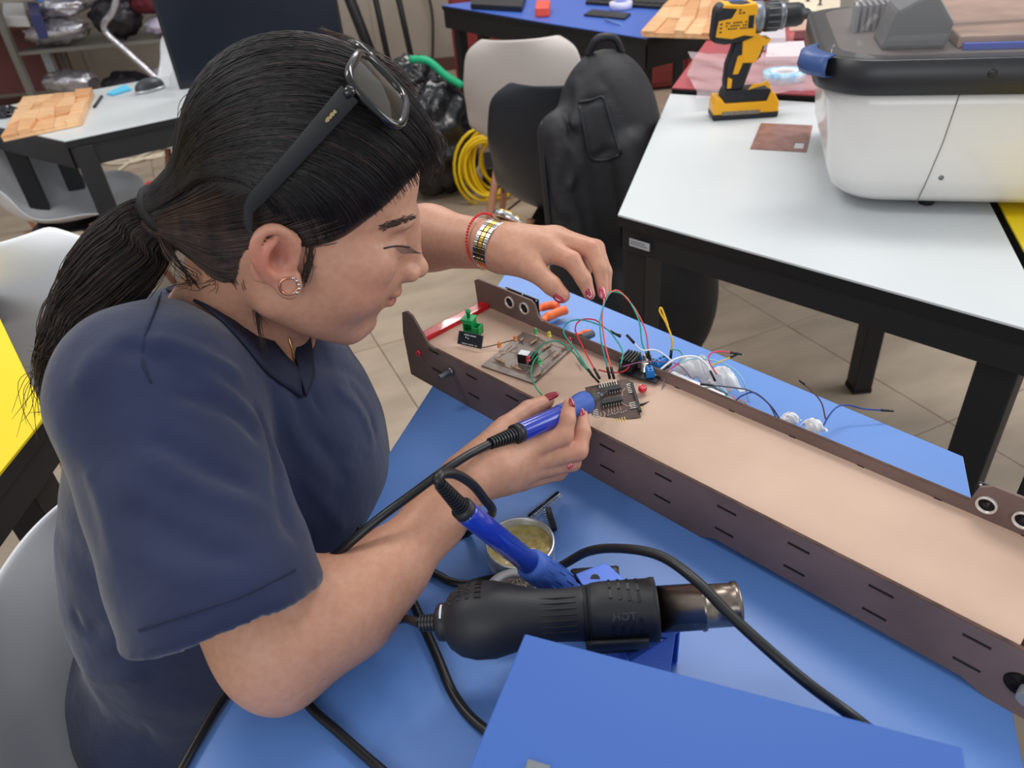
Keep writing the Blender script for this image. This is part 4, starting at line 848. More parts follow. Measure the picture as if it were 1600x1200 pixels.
# ---- relief boards of wooden pieces
M_wd = [mat('plywood_%d' % i, c, .55, rgb2=c2, vscale=12, stretch=(1, 6, 1), detail=6) for i, (c, c2) in enumerate((((226, 176, 128), (206, 152, 104)), ((216, 162, 114), (196, 142, 96)), ((232, 188, 142), (212, 164, 118))))]
def puzzle(label, quad, z, nu, nv, seed):
    r_ = np.random.default_rng(seed); A_, B_, C_, D_ = [PZ(*p, z) for p in quad]; t = thing('wooden_relief_board', label, 'wooden board', (A_[0], A_[1], z))
    def at(u_, v_): p = A_*(1-u_)*(1-v_)+B_*u_*(1-v_)+C_*u_*v_+D_*(1-u_)*v_; return (p[0], p[1])
    mk('base_board', MB().prism([at(0, 0), at(1, 0), at(1, 1), at(0, 1)], z, z+.008), M_wd[2], t, bevel=.001)
    gu_ = [[(i/nu+(r_.uniform(-.25, .25)/nu if 0 < i < nu else r_.uniform(-.03, .01) if i == 0 else 0), j/nv+(r_.uniform(-.2, .2)/nv if 0 < j < nv else 0)) for j in range(nv+1)] for i in range(nu+1)]
    for i in range(nu):
        for j in range(nv):
            q = [gu_[i][j], gu_[i+1][j], gu_[i+1][j+1], gu_[i][j+1]]; cc = np.mean(q, 0); q = [tuple(cc+(np.array(p)-cc)*.985) for p in q]
            mk('wood_piece', MB().prism([at(*p) for p in q], z+.008, z+.014+r_.uniform(0, .012)), M_wd[r_.integers(0, 3)], t, bevel=.0012)
puzzle('reddish plywood relief board of angular pieces on the left white table', ((6, 222), (128, 196), (148, 148), (40, 158)), .751, 5, 4, 1)
puzzle('plywood relief board of angular pieces lying over the far blue table corner', ((1003, 58), (1118, 62), (1135, -18), (1062, -12)), .765, 5, 4, 2)
# ---- things on the left white table
ms = PZ(236, 142, .75); MMs = Matrix.Translation(Vector(ms)) @ Matrix.Rotation(-.6, 4, 'Z')
mo = thing('computer_mouse', 'dark grey computer mouse with silver rim on the left white table', 'mouse', M=MMs)
G = [[(.030*math.sin(t)*math.cos(a)*(1 if True else 1), .056*math.sin(t)*math.sin(a), .034*max(0, math.cos(t))**.8+.008) for a in np.linspace(0, 2*math.pi, 24, endpoint=False)] for t in np.linspace(.02, math.pi/2, 9)]
mk('mouse_shell', MB().grid(G, closed_u=True), mat('mouse_dark', (62, 66, 72), .35), mo, world=False)
mk('mouse_base', MB().lathe([(.0001, 0), (.029, 0), (.0315, .004), (.0305, .010)], 28, Matrix.Diagonal((1, 1.86, 1, 1))), mat('mouse_silver', (190, 192, 196), .3, metal=.4), mo, world=False)
mk('scroll_wheel', MB().tube([(-.003, .030, .034), (.003, .030, .034)], .006, 14), M_rub, mo, world=False)
tbox('sticky_notes', 'light blue pad of sticky notes between mouse and wooden board', ((166, 145), (176, 147), (205, 138), (196, 131)), .7505, .757, mat('note_blue', (90, 196, 236), .6), 'notepad')
q = mk('pen', MB().tube([PZ(147, 167, .7545), PZ(159, 150, .7545)], .0042, 10), M_dk); meta(q, 'dark pen beside the wooden board on the left white table', 'pen'); based(q)
crumple('dark_scrap', 'small heap of black plastic scraps at the left end of the white table', PZ(15, 182, .75), .05, .03, .035, M_dk, 'scraps', 8)
# monitor
mA = PZ(281, 141, .775); up1 = mA+np.array([0, 0, .335]); mt_ = PZ(350, 1, up1[2]) if ray(350, 1)[2] < -.001 else up1+np.array([.5, .2, 0])
mdv = nrm_(np.array([.93, .30, 0])); mnn = np.array([-mdv[1], mdv[0], 0]); MMn = frame(mA, mdv, [0, 0, 1.])     # x along, y up, z toward camera
mn = thing('monitor', 'large black computer monitor on the left white table behind the hair', 'monitor', (mA[0], mA[1], .75))
mk('housing', MB().box((0, 0, -.03), (.56, .335, 0), MMn), mat('monitor_black', (18, 20, 26), .5), mn, bevel=.004)
mk('screen', MB().box((.012, .014, 0), (.548, .323, .0015), MMn), mat('screen_dark', (20, 26, 38), .22), mn)
mk('stand_neck', MB().box((.25, -.02, -.06), (.31, .18, -.031), MMn), M_dk, mn, bevel=.003)
mk('stand_foot', MB().box((.17, -.0245, -.15), (.39, -.018, .03), MMn), M_dk, mn, bevel=.003)
# ---- far blue table items
tbox('phone', 'black phone lying near the front edge of the far blue table', ((912, 22), (976, 28), (986, 20), (925, 14)), .7505, .759, M_dk, 'phone', .002)
kb, kp = tbox('keyboard', 'black keyboard on the far blue table by the wooden relief board', ((915, 2), (1078, 12), (1085, -10), (920, -16)), .7505, .765, M_dk, 'keyboard', .003)
for i in range(14): mk('key', MB().box((kp[0][0]+.02+.045*i*(kp[1][0]-kp[0][0])/.65, 0, 0), (kp[0][0]+.05+.045*i*(kp[1][0]-kp[0][0])/.65, .02, .004), Matrix.Translation((0, kp[0][1]+(kp[1][1]-kp[0][1])*(i/14)+.03, .765))), M_rub, kb)
tbox('tape_measure', 'orange red tape tool on the far blue table', ((836, 12), (858, 11), (860, 0), (838, 0)), .7505, .79, mat('tool_red', (232, 84, 66), .4), 'tool', .006)
tbox('laptop_stand', 'dark device at the left end of the far blue table', ((735, 6), (815, 10), (822, -8), (740, -10)), .7505, .775, M_dk, 'device', .003)
disc('tape_roll', 'small white and lilac tape roll beside the phone on the far blue table', PZ(970, 14, .752), .028, .05, .03, mat('tape_lilac', (214, 214, 240), .4), mat('core_blue', (60, 90, 200), .4), 'tape')
q = mk('white_cable', MB().tube(spline([PZ(945, 30, .757), PZ(962, 36, .757), np.array(PZ(975, 34, .757))+[0, -.05, -.02], PZ(968, 66, .70), PZ(966, 110, .45), PZ(960, 140, .25)], 6), .004, 6), mat('cable_blue', (90, 130, 190), .5)); meta(q, 'thin blue cable hanging from the phone over the table edge', 'cable'); based(q)
# ---- under the far table
M_rc = mat('cabinet_red', (128, 44, 40), .5, rgb2=(112, 36, 34), vscale=6)
rc = thing('red_cabinet', 'dark red wooden drawer cabinet under the far blue table', 'cabinet', (.7, 5.25, 0))
mk('carcass', MB().box((-.18, 5.25, .02), (1.9, 5.7, .70)), M_rc, rc, bevel=.004)
for i in range(4):
    for j in range(2):
        d0 = mk('drawer', MB().box((-.16+.51*i, 5.232, .05+.32*j), (.33+.51*i, 5.25, .35+.32*j)), M_rc, rc, bevel=.003)
        mk('handle', MB().tube([(-.0+.51*i, 5.215, .30+.32*j), (.17+.51*i, 5.215, .30+.32*j)], .007, 8), mat('handle_pale', (214, 200, 200), .3, metal=.5), d0)
pc = thing('computer_tower', 'black computer tower standing on the floor under the far blue table', 'computer', (.64, 4.3, 0))
PCM = Matrix.Translation((.62, 4.30, 0)) @ Matrix.Rotation(-.35, 4, 'Z')
mk('case', MB().box((-.15, -.12, .012), (.15, .22, .42), PCM), M_dk, pc, bevel=.008)
mk('top_panel', MB().box((-.13, -.10, .42), (.13, .20, .424), PCM), mat('pc_top', (120, 118, 112), .5), pc, bevel=.002)
mk('front_bezel', MB().box((-.14, -.128, .03), (.14, -.12, .40), PCM), M_rub, pc, bevel=.003)
# ---- garbage bag
M_bag = mat('bag_black', (24, 24, 28), .22, bump=.6, bscale=40, bdist=.01, coat=.3)
bg_ = thing('rubbish_bag', 'full shiny black rubbish bag on the floor behind the sunglasses, with green tie', 'bag', (-.27, 3.62, 0))
mk('bag_body', MB().grid(blob((-.27, 3.62, .27), (.21, .20, .28), 4, 34, .34, 4.5), closed_u=True), M_bag, bg_)
mk('bag_neck', MB().grid(blob((-.33, 3.66, .53), (.13, .12, .10), 6, 24, .4, 5), closed_u=True), M_bag, bg_)
mk('green_tie', MB().tube(spline([(-.32, 3.55, .635), (-.24, 3.53, .625), (-.17, 3.52, .56), (-.10, 3.52, .51)], 6), .017, 6), mat('tie_green', (20, 170, 120), .5), bg_)
# ---- yellow cable coil
yc_ = thing('yellow_cable_coil', 'coil of yellow cable standing on the floor beneath the white chair', 'cable coil', (.02, 3.42, 0))
r_ = np.random.default_rng(3); M_yc = mat('cable_yellow', (236, 196, 20), .4)
for k in range(13):
    c = np.array([-.045+.009*k+r_.normal(0, .01), 3.38+.01*k, .165]); rr = .15+r_.normal(0, .012); sx_ = r_.uniform(.62, .9); tl = r_.normal(0, .12)
    mk('cable_loop', MB().tube([c+np.array([rr*sx_*math.cos(t)+tl*.06*math.sin(t), .03*math.sin(t+k), rr*math.sin(t)*.98]) for t in np.linspace(0, 2*math.pi, 26, endpoint=False)], .0075, 6, closed=True), M_yc, yc_)
q = thing('black_box', 'low black crate on the floor behind the yellow cable coil', 'crate', (.12, 3.62, 0)); mk('crate_body', MB().box((-.05, 3.55, .002), (.30, 3.80, .10)), M_dk, q, bevel=.01); mk('crate_rim', MB().box((-.06, 3.54, .10), (.31, 3.81, .118)), M_rub, q, bevel=.004)
# ---- white cable heaps on the floor, left
def squig(label, c, rx, ry, n, seed, m, r=.006):
    r_ = np.random.default_rng(seed); P = []
    for k in range(n*8):
        a = k*2*math.pi/8; s_ = r_.uniform(.55, 1.0); P.append((c[0]+rx*s_*math.cos(a)+r_.normal(0, .012), c[1]+ry*s_*math.sin(a)+r_.normal(0, .012), .008+.004*(k % 3)))
    q = mk('white_cable_heap', MB().tube(spline(P, 3), r, 6), m); meta(q, label, 'cable'); based(q)
M_wc = mat('cable_white', (222, 208, 184), .5)
c1_ = PZ(218, 243, 0); squig('heap of cream cable on the floor under the left white table', c1_, .26, .20, 4, 1, M_wc, .009)
c2_ = PZ(140, 395, 0); squig('heap of white cable on the floor beside the tucked white chair legs', c2_, .22, .17, 5, 2, M_wc, .008)
q = mk('cream_cable', MB().tube(spline([PZ(*p, .01) for p in ((240, 235), (200, 255), (172, 278), (150, 292), (120, 310))], 6), .008, 6), M_wc); meta(q, 'straight run of cream cable leading from the heap along the floor', 'cable'); based(q)
q = mk('yellow_red_packet', MB().grid(blob(PZ(247, 297, .03), (.09, .07, .05), 8, 16, .2, 3), closed_u=True), mat('packet', (240, 180, 30), .4, rgb2=(206, 40, 60), vscale=9, vlo=.45, vhi=.5)); meta(q, 'yellow and red packet on the floor just behind the hair', 'packet'); based(q)
# ---- top left: brown desk, rack, foil bags
M_bw = mat('desk_brown', (112, 66, 64), .45)
bd_ = thing('brown_desk', 'brown desk with white metal leg at the top left corner', 'desk', (-2.75, 4.9, 0))
dq = [tuple(PZ(*p, .74)[:2]) for p in ((0, 42), (45, 40), (108, 18), (112, 11), (-60, 22), (-60, 44))]
mk('desktop', MB().prism(dq, .715, .74), M_bw, bd_, bevel=.002)
lx, ly = PZ(50, 42, .70)[:2]
mk('leg', MB().box((lx-.03, ly+.02, .03), (lx+.03, ly+.07, .715)), mat('leg_white', (186, 190, 196), .4), bd_, bevel=.006); mk('leg_foot', MB().box((lx-.04, ly-.05, 0), (lx+.04, ly+.35, .03)), mat('leg_white', (0, 0, 0)), bd_, bevel=.005)
mk('modesty_panel', MB().box((lx-.8, ly+.3, .25), (lx+.0, ly+.32, .70)), M_bw, bd_)
bx_, _ = tbox('white_tray', 'white plastic tray on the brown desk at the top left corner', ((4, 26), (42, 26), (36, 4), (4, 4)), .7405, .80, mat('tray_white', (220, 220, 220), .4), 'tray', .006)
bx_, _ = tbox('dark_blue_folder', 'dark blue folders standing on the brown desk beside the white tray', ((46, 24), (62, 22), (58, 2), (42, 4)), .7405, .86, mat('folder_blue', (40, 44, 92), .5), 'folder', .003)
M_rk = mat('rack_grey', (130, 126, 120), .45, metal=.3)
rk_ = thing('metal_rack', 'grey metal rack with shelves full of silver bags at the top left', 'rack', (-2.3, 5.35, 0))
RX0, RX1, RY0, RY1 = -2.95, -1.75, 5.2, 5.75
for x in (RX0, RX1):
    for y in (RY0, RY1): mk('post', MB().box((x-.02, y-.02, 0), (x+.02, y+.02, 1.6)), M_rk, rk_)
for z in (.16, .60, 1.05): mk('shelf', MB().box((RX0, RY0, z-.02), (RX1, RY1, z)), M_rk, rk_, bevel=.002)
M_foil = mat('foil', (208, 206, 212), .22, metal=.75, bump=.5, bscale=25, bdist=.02); M_foild = mat('foil_dark', (52, 50, 54), .3, metal=.3, bump=.5, bscale=25, bdist=.02)
r_ = np.random.default_rng(12); bags = [(-2.72, 5.35, .16, 'silver foil bag at the left end of the lowest rack shelf', M_foil, .20, .075), (-2.38, 5.33, .16, 'dark plastic bag in the middle of the lowest rack shelf', M_foild, .19, .12), (-2.02, 5.33, .16, 'pale cream bag at the right end of the lowest rack shelf', mat('bag_cream', (214, 206, 186), .5, bump=.4, bscale=25, bdist=.02), .16, .07),
    (-2.74, 5.33, .31, 'silver foil bag stacked second on the left of the lowest shelf', M_foil, .20, .07), (-2.06, 5.33, .30, 'white wrapped packet stacked on the cream bag', mat('wrap_white', (216, 214, 216), .4, bump=.4, bscale=25, bdist=.02), .16, .06),
    (-2.70, 5.33, .60, 'wide silver foil bag on the left of the middle rack shelf', M_foil, .24, .08), (-2.30, 5.33, .60, 'black lumpy bag in the middle of the middle rack shelf', M_foild, .17, .12), (-1.98, 5.33, .60, 'lilac white packet on the right of the middle rack shelf', mat('wrap_lilac', (206, 198, 220), .4, bump=.4, bscale=25, bdist=.02), .17, .06),
    (-2.62, 5.33, .76, 'silver foil bag lying on top of the wide one on the middle shelf', M_foil, .2, .06), (-2.05, 5.33, .73, 'maroon folded cloth on the lilac packet of the rack', mat('cloth_maroon', (96, 30, 44), .8, bump=.4, bscale=25, bdist=.02), .15, .06)]
for i, (x, y, z, lb__, m, rx, rz_) in enumerate(bags):
    q = mk('packed_bag', MB().grid(blob((x, y, z+rz_*1.12), (rx*.9, .12, rz_), 20+i, 20, .30, 4), closed_u=True), m); meta(q, lb__, 'bag'); based(q)
q = mk('blue_box', MB().box((-2.72, 5.26, .825), (-2.52, 5.40, .90)), mat('box_blue', (44, 150, 236), .4), bevel=.02); meta(q, 'small bright blue box on top of the silver bags', 'box'); based(q)
q = mk('silver_strap', MB().tube(spline([(-2.10, 5.12, .98), (-2.2, 5.10, .80), (-2.30, 5.10, .70), (-2.2, 5.10, .55), (-2.02, 5.10, .30), (-1.98, 5.10, .14)], 5), .022, 5), M_foil); meta(q, 'shiny silver strap hanging down in front of the rack', 'strap'); based(q)
# dark stand posts behind the head
st = thing('dark_steel_stand', 'tall dark steel stand with three posts behind the sunglasses', 'stand', (-.6, 4.6, 0))
for (a, b), (c, d_), w_ in (((547, 0), (582, 90), .030), ((586, -5), (606, 90), .016), ((622, -5), (646, 105), .016)):
    p0, p1 = PY(a, b, 4.4), PY(c, d_, 4.4); u_ = (p1-p0)/(p1[2]-p0[2]); lo_, hi_ = p0+u_*(0-p0[2]), p0+u_*(1.3-p0[2]); mk('post', MB().tube([lo_, hi_], w_, 4), M_black, st)
tp_ = PY(585, 0, 4.4); mk('top_bar', MB().box((tp_[0]-.35, 4.37, 1.28), (tp_[0]+.35, 4.43, 1.33)), M_black, st)
# ================================================================ SDF ENGINE
def smin(a, b, k):
    if k <= 0: return np.minimum(a, b)
    h = np.maximum(k-np.abs(a-b), 0)/k
    return np.minimum(a, b)-h*h*k*.25
class Pr:
    """primitive: cone = tapered capsule, ell = ellipsoid"""
    def __init__(s, kind, *a, k=.01):
        s.k = k; s.kind = kind
        if kind == 'cone':
            s.a, s.b, s.ra, s.rb = np.array(a[0], float), np.array(a[1], float), a[2], a[3]
            s.c = (s.a+s.b)/2; s.R = np.linalg.norm(s.a-s.b)/2+max(s.ra, s.rb)
            s.flat = a[4] if len(a) > 4 else None       # (axis, factor): squash along axis
        else:
            s.c = np.array(a[0], float); s.r = np.array(a[1], float); s.M = np.array(a[2], float) if len(a) > 2 and a[2] is not None else np.eye(3)
            s.R = max(s.r)
    def __call__(s, P):
        if s.kind == 'cone':
            ab = s.b-s.a; pa = P-s.a; t = np.clip(pa @ ab/(ab @ ab), 0, 1)
            q = pa-t[:, None]*ab
            if s.flat is not None:
                ax, fac = s.flat; q = q+np.outer(q @ ax*(fac-1), ax)
            return np.sqrt((q*q).sum(1))-(s.ra+(s.rb-s.ra)*t)
        q = (P-s.c) @ s.M.T; k0 = np.sqrt(((q/s.r)**2).sum(1)); k1 = np.sqrt(((q/s.r**2)**2).sum(1))+1e-9
        return k0*(k0-1)/k1
class Half:
    def __init__(s, p0, n, R=.25): s.c = np.array(p0, float); s.n = nrm(n); s.R = R
    def __call__(s, P): return np.maximum(-(P-s.c) @ s.n, np.linalg.norm(P-s.c, axis=1)-s.R)
nrm = lambda v: np.array(v, float)/np.linalg.norm(v)
class Grp:
    def __init__(s, prims, att=.006, cut=()):
        s.p = prims; s.att = att
        C_ = np.array([p.c for p in prims]); s.c = C_.mean(0); s.R = max(np.linalg.norm(p.c-s.c)+p.R for p in prims)
class Field:
    def __init__(s, groups, disp=(), carve=()):
        s.g = groups; s.disp = list(disp); s.carve = list(carve)
    def ev(s, P, c=None, rad=1e9):
        c = P.mean(0) if c is None else c; M = .06
        d = None
        main = None
        for gi, g in enumerate(s.g):
            if np.linalg.norm(c-g.c)-g.R-rad > M: continue
            dg = None
            for p in g.p:
                if np.linalg.norm(c-p.c)-p.R-rad > M: continue
                v = p(P); dg = v if dg is None else smin(dg, v, p.k)
            if dg is None: continue
            if gi == 0: main = dg; d = dg
            else:
                v = smin(main, dg, g.att) if main is not None else dg
                d = v if d is None else np.minimum(d, v)
        if d is None: d = np.full(len(P), M+rad if rad < 1 else .2)
        for (cc, R, fn) in s.disp:
            if np.linalg.norm(c-cc)-R-rad > 0: continue
            d = d+fn(P)
        for (p, k) in s.carve:
            if np.linalg.norm(c-p.c)-p.R-rad > .02: continue
            d = -smin(-d, p(P), k)
        return d
def mesh_field(fld, lo, hi, h, n=14):
    lo = np.array(lo, float); hi = np.array(hi, float); nb = np.ceil((hi-lo)/(h*n)).astype(int); off = 4096
    V = {}; Q = []; ids = []; pos = []
    g = np.arange(n+2)-1; gx, gy, gz = np.meshgrid(g, g, g, indexing='ij'); base = np.stack([gx, gy, gz], -1).reshape(-1, 3)
    hd = h*n*.87
    for bi in range(nb[0]):
        for bj in range(nb[1]):
            C0 = np.array([[lo[0]+(bi+.5)*h*n, lo[1]+(bj+.5)*h*n, lo[2]+(k+.5)*h*n] for k in range(nb[2])])
            for bk in range(nb[2]):
                c = C0[bk]
                if abs(fld.ev(c[None], c, hd)[0]) > hd*1.5+.012: continue
                b0 = np.array([bi, bj, bk])*n; P = lo+(base+b0)*h
                D = fld.ev(P, c, hd*1.2).reshape(n+2, n+2, n+2)
                S = D < 0
                if S.all() or not S.any(): continue
                # cells
                acc = np.zeros((n+1, n+1, n+1, 3)); cnt = np.zeros((n+1, n+1, n+1))
                sl = [slice(0, n+1), slice(1, n+2)]
                for ax in range(3):
                    for o1 in (0, 1):
                        for o2 in (0, 1):
                            ia = [None]*3; ib = [None]*3; other = [a for a in range(3) if a != ax]
                            ia[ax], ib[ax] = sl[0], sl[1]; ia[other[0]] = ib[other[0]] = sl[o1]; ia[other[1]] = ib[other[1]] = sl[o2]
                            A, B = D[tuple(ia)], D[tuple(ib)]; m = (A < 0) != (B < 0)
                            t = np.where(m, A/np.where(m, A-B, 1), 0)
                            acc[..., ax] += np.where(m, t, 0); acc[..., other[0]] += m*o1; acc[..., other[1]] += m*o2; cnt += m
                act = cnt > 0; idx = np.argwhere(act)
                gid = idx+b0-1+off
                key = (gid[:, 0].astype(np.int64)*8192+gid[:, 1])*8192+gid[:, 2]
                ids.append(key); pos.append(lo+(idx+b0-1+acc[act]/cnt[act][:, None])*h)
                def kk(a): a = a+b0+off; return (a[:, 0].astype(np.int64)*8192+a[:, 1])*8192+a[:, 2]
                for ax in range(3):
                    ia = [slice(1, n+1)]*3; ib = list(ia); ib[ax] = slice(2, n+2)
                    A, B = S[tuple(ia)], S[tuple(ib)]; e = np.argwhere(A != B)
                    if not len(e): continue
                    flip = A[tuple(e.T)]
                    a1, a2 = [a for a in range(3) if a != ax]
                    if ax == 1: a1, a2 = a2, a1
                    d1 = np.zeros(3, int); d1[a1] = 1; d2 = np.zeros(3, int); d2[a2] = 1
                    q = np.stack([kk(e-d1-d2), kk(e-d2), kk(e), kk(e-d1)], 1)
                    q[~flip] = q[~flip][:, ::-1]; Q.append(q)
    ids = np.concatenate(ids); pos = np.concatenate(pos); Q = np.concatenate(Q)
    u, first = np.unique(ids, return_index=True); pos = pos[first]
    Q = np.searchsorted(u, Q)
    return pos, Q
def np_mesh(name, V, Q, m, parent, smooth=True, cols=None):
    k = Q.shape[1]
    fr = np.array(FR[parent.name]) if parent is not None else np.eye(4)
    V = V @ fr[:3, :3].T+fr[:3, 3]
    me = bpy.data.meshes.new(name); me.vertices.add(len(V)); me.vertices.foreach_set('co', V.astype(np.float32).ravel())
    me.loops.add(Q.size); me.loops.foreach_set('vertex_index', Q.astype(np.int32).ravel())
    me.polygons.add(len(Q)); me.polygons.foreach_set('loop_start', np.arange(0, Q.size, k, dtype=np.int32)); me.polygons.foreach_set('loop_total', np.full(len(Q), k, np.int32))
    me.update(calc_edges=True); me.polygons.foreach_set('use_smooth', np.full(len(Q), smooth))
    if cols is not None:
        a = me.color_attributes.new('tone', 'FLOAT_COLOR', 'POINT'); a.data.foreach_set('color', np.concatenate([cols, np.ones((len(cols), 1))], 1).astype(np.float32).ravel())
    me.materials.append(m)
    o = bpy.data.objects.new(name, me); COL.objects.link(o)
    if parent is not None: o.parent = parent; FR[o.name] = FR[parent.name]
    return o
def keep_largest(V, Q, frac=0):
    n = len(V); lab = np.arange(n)
    while True:
        m = lab[Q].min(1); new = lab.copy()
        for j in range(4): np.minimum.at(new, Q[:, j], m)
        for _ in range(3): new = new[new]
        if (new == lab).all(): break
        lab = new
    u, c = np.unique(lab, return_counts=True); k = lab == u[c.argmax()]
    q = Q[k[Q].all(1)]; re = -np.ones(n, int); re[k] = np.arange(k.sum()); return V[k], re[q]
def sm_verts(V, Q, it=1, lam=.5):
    for _ in range(it):
        acc = np.zeros_like(V); c = np.zeros(len(V))
        for a, b in ((0, 1), (1, 2), (2, 3), (3, 0)):
            np.add.at(acc, Q[:, a], V[Q[:, b]]); np.add.at(acc, Q[:, b], V[Q[:, a]]); np.add.at(c, Q[:, a], 1); np.add.at(c, Q[:, b], 1)
        V = V+lam*(acc/c[:, None]-V)
    return V
def ridge(pts, amp, wid):
    """cloth fold along a polyline (amp>0 raises)"""
    P0 = spline(pts, 6); A = np.array(P0[:-1]); B = np.array(P0[1:]); c = np.mean(P0, 0); R = max(np.linalg.norm(p-c) for p in P0)+wid*3
    m = len(A)
    def fn(P):
        best = np.full(len(P), 1e9); bt = np.zeros(len(P))
        for i in range(m):
            ab = B[i]-A[i]; t = np.clip((P-A[i]) @ ab/(ab @ ab+1e-12), 0, 1); q = P-A[i]-t[:, None]*ab; dd = (q*q).sum(1)
            u = dd < best; best[u] = dd[u]; bt[u] = ((i+t)/m)[u]
        return -amp*np.exp(-best/wid**2)*np.clip(np.sin(np.pi*np.clip(bt, .0, 1))*2.2, 0, 1)
    return (c, R, fn)

# ================================================================ PERSON
nrm = lambda v: np.array(v, float)/np.linalg.norm(v)
WX, WY, WZ = np.eye(3)
yaw, pit, rol = math.radians(9.6), math.radians(27.2), math.radians(-1.2); HS = 1.09
hf = np.array([math.cos(yaw)*math.cos(pit), math.sin(yaw)*math.cos(pit), -math.sin(pit)])
hl = np.array([-math.sin(yaw), math.cos(yaw), 0.]); hu = np.cross(hf, hl)
if rol: hl, hu = hl*math.cos(rol)+hu*math.sin(rol), hu*math.cos(rol)-hl*math.sin(rol)
HM = np.stack([hf, hl, hu])            # rows
EAR = PD(440.6, 409.4, .555)
HO = EAR+hl*.074*HS
def H(x, y, z): return HO+(hf*x+hl*y+hu*z)*.001*HS
def he(c, r, k=8, rot=None):
    M = HM
    if rot is not None:                 # rot about lateral axis (pitch), degrees
        a = math.radians(rot); M = np.stack([hf*math.cos(a)+hu*math.sin(a), hl, hu*math.cos(a)-hf*math.sin(a)])
    return Pr('ell', H(*c), np.array(r)*.001*HS, M, k=k*.001)
def hc_(a, b, ra, rb, k=6): return Pr('cone', H(*a), H(*b), ra*.001*HS, rb*.001*HS, k=k*.001)
head = [he((2, 0, 50), (76, 70, 72), 20), he((-6, 0, 0), (48, 71, 44), 16), he((38, 0, 53), (49, 60, 52), 20), he((38, 0, 0), (49, 58, 60), 20), he((36, 0, -34), (48, 50, 40), 20)]
for s in (-1, 1):
    head += [he((50, s*38, -14), (32, 27, 32), 18), he((58, s*44, 8), (24, 20, 16), 14), hc_((4, s*50, -38), (66, s*18, -64), 17, 14, 22)]
head += [he((74, 0, -60), (17, 19, 14), 14), he((76, 0, -28), (18, 28, 22), 14)]
for s in (-1, 1): head.append(he((74, s*24, 42), (14, 24, 9), 12))
nose = [he((82, 0, 8), (20, 19, 26), 12), he((82, 0, -12), (17, 26, 16), 12), hc_((88, 0, 30), (105, 0, 0), 7.5, 8, 10), hc_((88, 0, 40), (92, 0, 24), 7, 7, 10), he((109, 0, -3), (9.5, 9.5, 8.5), 6), he((99, 12, -6), (11, 7.5, 7.5), 5), he((99, -12, -6), (11, 7.5, 7.5), 5)]
lids = [he((74, s*31, 20), (14.5, 15.5, 12.5), 5) for s in (-1, 1)]
lips = [he((94.5, 0, -25), (8, 20, 5.4), 4), he((92.5, 0, -35), (8.5, 17, 6.0), 4)]
NECKB = np.array([-.275, .625, .925])
P3 = lambda *a: np.array(a, float)
neck = [Pr('cone', H(-18, 0, -18), P3(-.268, .61, .90), .050, .054, k=.022)]
# torso (mostly under the scrub top)
SR = PD(236, 622, .565); SL = P3(-.235, .80, .90)
torso = [Pr('ell', P3(-.275, .62, .80), (.115, .165, .16), None, k=.04), Pr('ell', P3(-.34, .58, .62), (.12, .15, .17), None, k=.05),
         Pr('ell', P3(-.39, .60, .47), (.14, .17, .13), None, k=.05), Pr('cone', P3(-.26, .60, .88), SR, .05, .045, k=.04), Pr('cone', P3(-.25, .65, .88), SL, .05, .045, k=.04),
         Pr('cone', P3(-.36, .50, .46), P3(.02, .47, .44), .085, .07, k=.04), Pr('cone', P3(-.36, .70, .46), P3(.02, .72, .44), .085, .07, k=.04),
         Pr('cone', P3(.02, .47, .44), P3(.03, .47, .08), .06, .042, k=.03), Pr('cone', P3(.02, .72, .44), P3(.03, .72, .08), .06, .042, k=.03)]
# right arm
ELR = PD(430, 998, .535); WR = PD(728, 751, .617)
A1 = PD(543, 948, .563); A2 = PD(610, 886, .583); A3 = PD(680, 812, .603)
armr = [Pr('cone', SR, ELR+(SR-ELR)*.3, .046, .042, k=.03), Pr('cone', ELR+(SR-ELR)*.35, ELR, .041, .036, k=.03), Pr('cone', ELR, A1, .037, .033, k=.03),
        Pr('cone', ELR, PD(470, 990, .55), .036, .036, k=.02),
        Pr('cone', A1, A2, .033, .027, k=.03), Pr('cone', A2, A3, .027, .0215, k=.02), Pr('cone', A3, WR, .0215, .0205, k=.02),
        Pr('ell', PD(440, 1062, .535), (.018, .018, .018), None, k=.03)]
# left arm
ELL = PD(560, 384, .93); WL = PD(778, 384, .812)
arml = [Pr('cone', SL, ELL, .045, .038, k=.03), Pr('cone', ELL, PD(668, 372, .87), .037, .0355, k=.03), Pr('cone', PD(668, 372, .87), WL, .0355, .0255, k=.02)]
def chain(pts, rad, k=.003):
    return [Pr('cone', pts[i], pts[i+1], rad[i], rad[i+1], k=k) for i in range(len(pts)-1)]
def fing(pxs, rad, k=.003):
    p = [PD(*q) for q in pxs]; return chain(p, rad, k), p
# right hand (holds the iron)
rh_palm = [Pr('cone', WR, PD(790, 722, .642), .021, .021, k=.012), Pr('cone', PD(770, 728, .632), PD(812, 708, .655), .020, .013, k=.012),
           Pr('cone', PD(770, 740, .632), PD(812, 736, .655), .018, .013, k=.012), Pr('cone', PD(750, 722, .628), PD(785, 680, .66), .017, .012, k=.012)]
r_thumb, rt = fing([(752, 718, .64), (790, 668, .672), (826, 640, .690), (856, 626, .703)], [.014, .0105, .0088, .0068])
r_index, ri = fing([(800, 712, .645), (826, 700, .652), (880, 680, .658), (886, 655, .659), (889, 633, .664)], [.0125, .0105, .0088, .0078, .0062])
r_mid, rm = fing([(800, 728, .648), (828, 722, .658), (903, 704, .668), (910, 676, .673), (909, 648, .682)], [.0125, .0102, .0088, .0078, .0062])
r_ring, rr_ = fing([(798, 740, .645), (825, 736, .660), (893, 722, .678), (896, 706, .688), (890, 690, .696)], [.012, .0098, .0085, .0075, .006])
